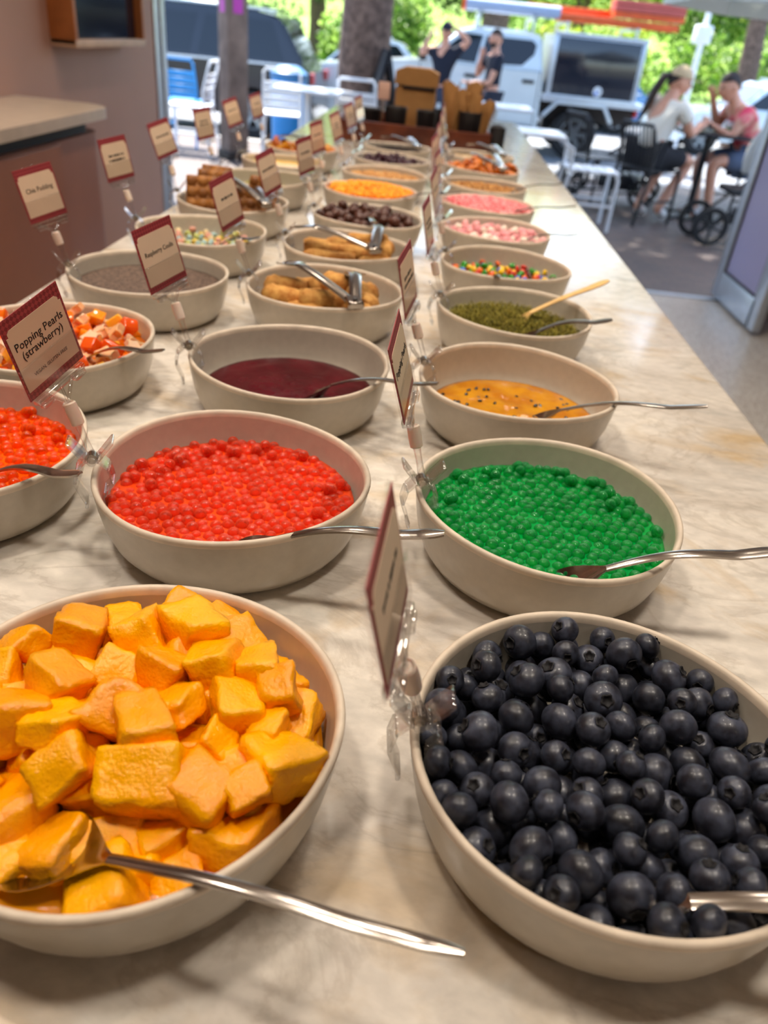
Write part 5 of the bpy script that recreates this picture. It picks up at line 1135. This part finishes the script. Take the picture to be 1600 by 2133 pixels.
def person(J, label, parts, look=(0, -1, 0), cap=None, ponytail=False, beard=False, hairm=None):
    """J: joints in metres. One continuous body; head with face, hair and clothes are its children."""
    order = ['pelvis', 'waist', 'chest', 'neck', 'skull']; pts = [Vector(J[k]) for k in order]; rads = [.125, .118, .135, .055, .062]; E = [(0, 1), (1, 2), (2, 3), (3, 4)]
    def add(p, r, to): pts.append(Vector(p)); rads.append(r); E.append((to, len(pts) - 1)); return len(pts) - 1
    for s in 'lr':
        sh = add(J['sh_' + s], .058, 2); el = add(J['el_' + s], .043, sh); wr = add(J['wr_' + s], .030, el)
        w, e = Vector(J['wr_' + s]), Vector(J['el_' + s]); d = (w - e).normalized(); side = d.cross(Vector((0, 0, 1))); side = side.normalized() if side.length > .1 else Vector((1, 0, 0)); pal = side.cross(d).normalized()
        hd = add(w + d * .055, .030, wr)
        for k, (o_, L) in enumerate(((-.028, .062), (-.010, .075), (.010, .072), (.026, .058))):
            f1 = add(w + d * (.085) + side * o_, .0105, hd); f2 = add(w + d * (.085 + L * .5) + side * o_ * 1.1 + pal * .008, .0095, f1); add(w + d * (.085 + L * .85) + side * o_ * 1.1 + pal * .026, .008, f2)
        th = add(w + d * .035 - side * .036 + pal * .008, .012, hd); add(w + d * .072 - side * .052 + pal * .018, .0095, th)
        hp = add(J['hip_' + s], .085, 0); kn = add(J['kn_' + s], .058, hp); an = add(J['an_' + s], .040, kn); add(J['toe_' + s], .034, an)
    root = ob('person', skin_mesh('person', pts, E, rads), M_skin); tag(root, label, 'person')
    c = Vector(J['head']); lk = Vector(look).normalized(); y = -lk; x = y.cross(Vector((0, 0, 1))).normalized(); z = x.cross(y); R_ = Matrix((x, y, z)).transposed()
    Mh = R_.to_4x4(); Mh.translation = c
    def hp_(me, nm, m, par=root): o = ob(nm, me, m, par); o.matrix_local = Mh; return o
    h = hp_(HEAD.copy(), 'head', M_skin)
    for s in (-1, 1):
        g = G(); g.ball((s * .031, -.078, .012), .0105, 10); g.build('eye', mat('eye_dark', (40, 34, 32), .2), h)
        g = G(); g.ball((s * .074, .01, -.005), .022, 10, (.4, .8, 1.3)); g.build('ear', M_skin, h)
    g = G(); g.box((0, -.0885, -.052), (.042, .008, .010), .003); g.build('mouth', mat('lips', (172, 96, 86), .5), h)
    hm = hairm or M_hair; g = G(); V = []; F = []; n, m_ = 24, 9
    for i in range(m_ + 1):
        for j in range(n):
            a = 2 * PI * j / n; back = max(0, math.sin(a)); tt = (1.15 + .75 * back) * i / m_
            V.append((math.sin(tt) * math.cos(a) * .081, math.sin(tt) * math.sin(a) * .101 + .006, math.cos(tt) * .124 + .003))
    for i in range(m_):
        for j in range(n): F.append((i * n + j, (i + 1) * n + j, (i + 1) * n + (j + 1) % n, i * n + (j + 1) % n))
    hp_(mesh('hair', V, F), 'hair', hm)
    if beard: g = G(); g.ball((0, -.035, -.075), .062, 14, (1.02, .95, .72)); hp_(g.mesh('beard', True, 3), 'beard', hm)
    if cap:
        V = []; F = []
        for i in range(8):
            for j in range(24): a = 2 * PI * j / 24; tt = 1.32 * i / 7; V.append((math.sin(tt) * math.cos(a) * .087, math.sin(tt) * math.sin(a) * .107 + .004, math.cos(tt) * .124 + .012))
        for i in range(7):
            for j in range(24): F.append((i * 24 + j, (i + 1) * 24 + j, (i + 1) * 24 + (j + 1) % 24, i * 24 + (j + 1) % 24))
        co = hp_(mesh('cap', V, F), 'cap', cap)
        p = [(.078 * math.cos(PI + PI * i / 12), -.075 + .105 * math.sin(PI + PI * i / 12)) for i in range(13)]; ob('brim', G().prism(p, 'z', .038, .044).mesh('brim'), cap, co)
    if ponytail:
        g = G(); g.tube([(0, .09, .04), (0, .15, .02), (0, .19, -.10), (.01, .21, -.24), (.0, .24, -.36)], [.026, .034, .036, .028, .008], 10); hp_(g.mesh('ponytail', True, 2), 'ponytail', hm)
    def cloth(nm, m, keys, rr_, edges):
        ob(nm, skin_mesh(nm, [J[k] for k in keys], edges, rr_, 0), m, root)
    for p in parts: cloth(*p)
    return root
def mixp(a, b, t): return tuple(Vector(a) * (1 - t) + Vector(b) * t)
def standing(x, y, z, face, H=1.78, arms=None, tilt=0.0):
    s = H / 1.78; f = Vector((math.sin(face), -math.cos(face), 0)); r = Vector((-f.y, f.x, 0))     # f: facing, r: the person's left hand side
    b = Vector((x, y, z))
    def P(a, u, h): return tuple(b + (r * a + f * u + Vector((0, 0, h))) * s)
    J = dict(pelvis=P(0, 0, .96), waist=P(0, .01, 1.12), chest=P(0, .0, 1.34), neck=P(0, .01, 1.52), skull=P(0, .02, 1.62), head=P(0, .03, 1.655))
    for k, q in (('l', 1), ('r', -1)):
        J['sh_' + k] = P(q * .19, 0, 1.44); J['hip_' + k] = P(q * .10, 0, .90); J['kn_' + k] = P(q * .11, .02, .50); J['an_' + k] = P(q * .12, -.01, .09); J['toe_' + k] = P(q * .14, .16, .04)
        J['el_' + k] = P(q * .25, .0, 1.14); J['wr_' + k] = P(q * .26, .08, .90)
    for k, v in (arms or {}).items(): J[k] = P(*v)
    return J
def add_mid(J):
    for k in 'lr':
        J['slv_' + k] = mixp(J['sh_' + k], J['el_' + k], .62); J['hem_' + k] = mixp(J['kn_' + k], J['an_' + k], .92); J['shorts_' + k] = mixp(J['hip_' + k], J['kn_' + k], .80); J['sole_' + k] = J['toe_' + k]
    J['collar'] = mixp(J['chest'], J['neck'], .72); return J
def shirt(m, long_=False): return ('shirt', m, ['pelvis', 'waist', 'chest', 'collar', 'sh_l', 'slv_l', 'sh_r', 'slv_r'], [.150, .140, .155, .075, .076, .064, .076, .064], [(0, 1), (1, 2), (2, 3), (2, 4), (4, 5), (2, 6), (6, 7)])
def trousers(m, short=False):
    e = 'shorts_' if short else 'hem_'
    return ('trousers', m, ['pelvis', 'hip_l', 'kn_l', e + 'l', 'hip_r', 'kn_r', e + 'r'], [.145, .100, .072, .055, .100, .072, .055], [(0, 1), (1, 2), (2, 3), (0, 4), (4, 5), (5, 6)]) if not short else ('shorts', m, ['pelvis', 'hip_l', e + 'l', 'hip_r', e + 'r'], [.150, .106, .088, .106, .088], [(0, 1), (1, 2), (0, 3), (3, 4)])
def shoes(m):
    return [('shoe', m, ['an_' + k, 'toe_' + k], [.05, .045], [(0, 1)]) for k in 'lr']
M_navy = mat('navy_cotton', (26, 30, 46), .85, var=.1, scale=20); M_denim = mat('dark_denim', (48, 54, 72), .85, var=.1, scale=20); M_beige = mat('beige_cap', (196, 172, 136), .8, var=.05, scale=20); M_wh = mat('white_cotton', (232, 226, 214), .85, var=.03, scale=10); M_shoe = mat('shoe_white', (214, 210, 206), .6, var=.05)
J = add_mid(standing(-.01, 13.0, -.35, -.1, 1.80, {'el_l': (.34, .06, 1.58), 'wr_l': (.14, .03, 1.70), 'el_r': (-.33, .10, 1.36), 'wr_r': (-.22, .06, 1.60)}))
person(J, 'person in a navy cap and navy shirt with both hands raised to the head', [shirt(M_navy), trousers(M_denim)] + shoes(M_black), look=(-.1, -1, -.05), cap=M_navy)
J = add_mid(standing(.74, 13.1, -.35, -1.25, 1.79, {'el_r': (-.20, .18, 1.16), 'wr_r': (-.06, .20, 1.40), 'el_l': (.20, .12, 1.10), 'wr_l': (.04, .34, 1.08)}))
person(J, 'bearded person in a navy shirt with one hand at the chin', [shirt(M_navy), trousers(M_denim)] + shoes(M_black), look=(-1, -.35, -.1), beard=True)
def seated(x, y, face, lean, arms, z0=0.0, seat=.47):
    f = Vector((math.sin(face), -math.cos(face), 0)); r = Vector((-f.y, f.x, 0)); b = Vector((x, y, z0))
    def P(a, u, h): return tuple(b + r * a + f * u + Vector((0, 0, h)))
    L = lean
    J = dict(pelvis=P(0, 0, seat + .10), waist=P(0, .16 * L + .0, seat + .24), chest=P(0, .42 * L, seat + .40), neck=P(0, .62 * L, seat + .55), skull=P(0, .70 * L, seat + .62), head=P(0, .74 * L + .02, seat + .65))
    for k, q in (('l', 1), ('r', -1)):
        J['sh_' + k] = P(q * .17, .50 * L, seat + .49); J['hip_' + k] = P(q * .10, .04, seat + .075); J['kn_' + k] = P(q * .13, .46, seat + .06); J['an_' + k] = P(q * .12, .36, .09); J['toe_' + k] = P(q * .13, .52, .04)
        J['el_' + k] = P(q * .21, .5 * L + .12, seat + .27); J['wr_' + k] = P(q * .12, .5 * L + .36, seat + .33)
    for k, v in arms.items(): J[k] = P(*v)
    return J
J = add_mid(seated(1.88, 7.60, 2.214, .24, {'an_l': (.05, .10, .10), 'toe_l': (.06, .24, .04), 'an_r': (-.10, .20, .10), 'toe_r': (-.10, .34, .04)}))
person(J, 'person with a long ponytail, beige cap and white shirt seated on a black chair', [shirt(M_wh), trousers(mat('black_shorts', (30, 30, 36), .85), True)] + shoes(M_shoe), look=(1, .1, -.12), cap=M_beige, ponytail=True)
M_pink = mat('pink_print', (226, 66, 96), .8, var=.1, scale=9, rgb2=(238, 206, 176)); 
J = add_mid(seated(2.98, 8.12, -1.35, .55, {'el_r': (-.24, .30, .78), 'wr_r': (-.12, .48, 1.0), 'wr_l': (.1, .50, .80)}))
person(J, 'person in a pink patterned top leaning over the black cafe table', [shirt(M_pink), trousers(mat('denim_shorts', (84, 96, 120), .85), True)] + shoes(M_shoe), look=(-1, -.2, -.25))
bpy.data.scenes.remove(TMP)
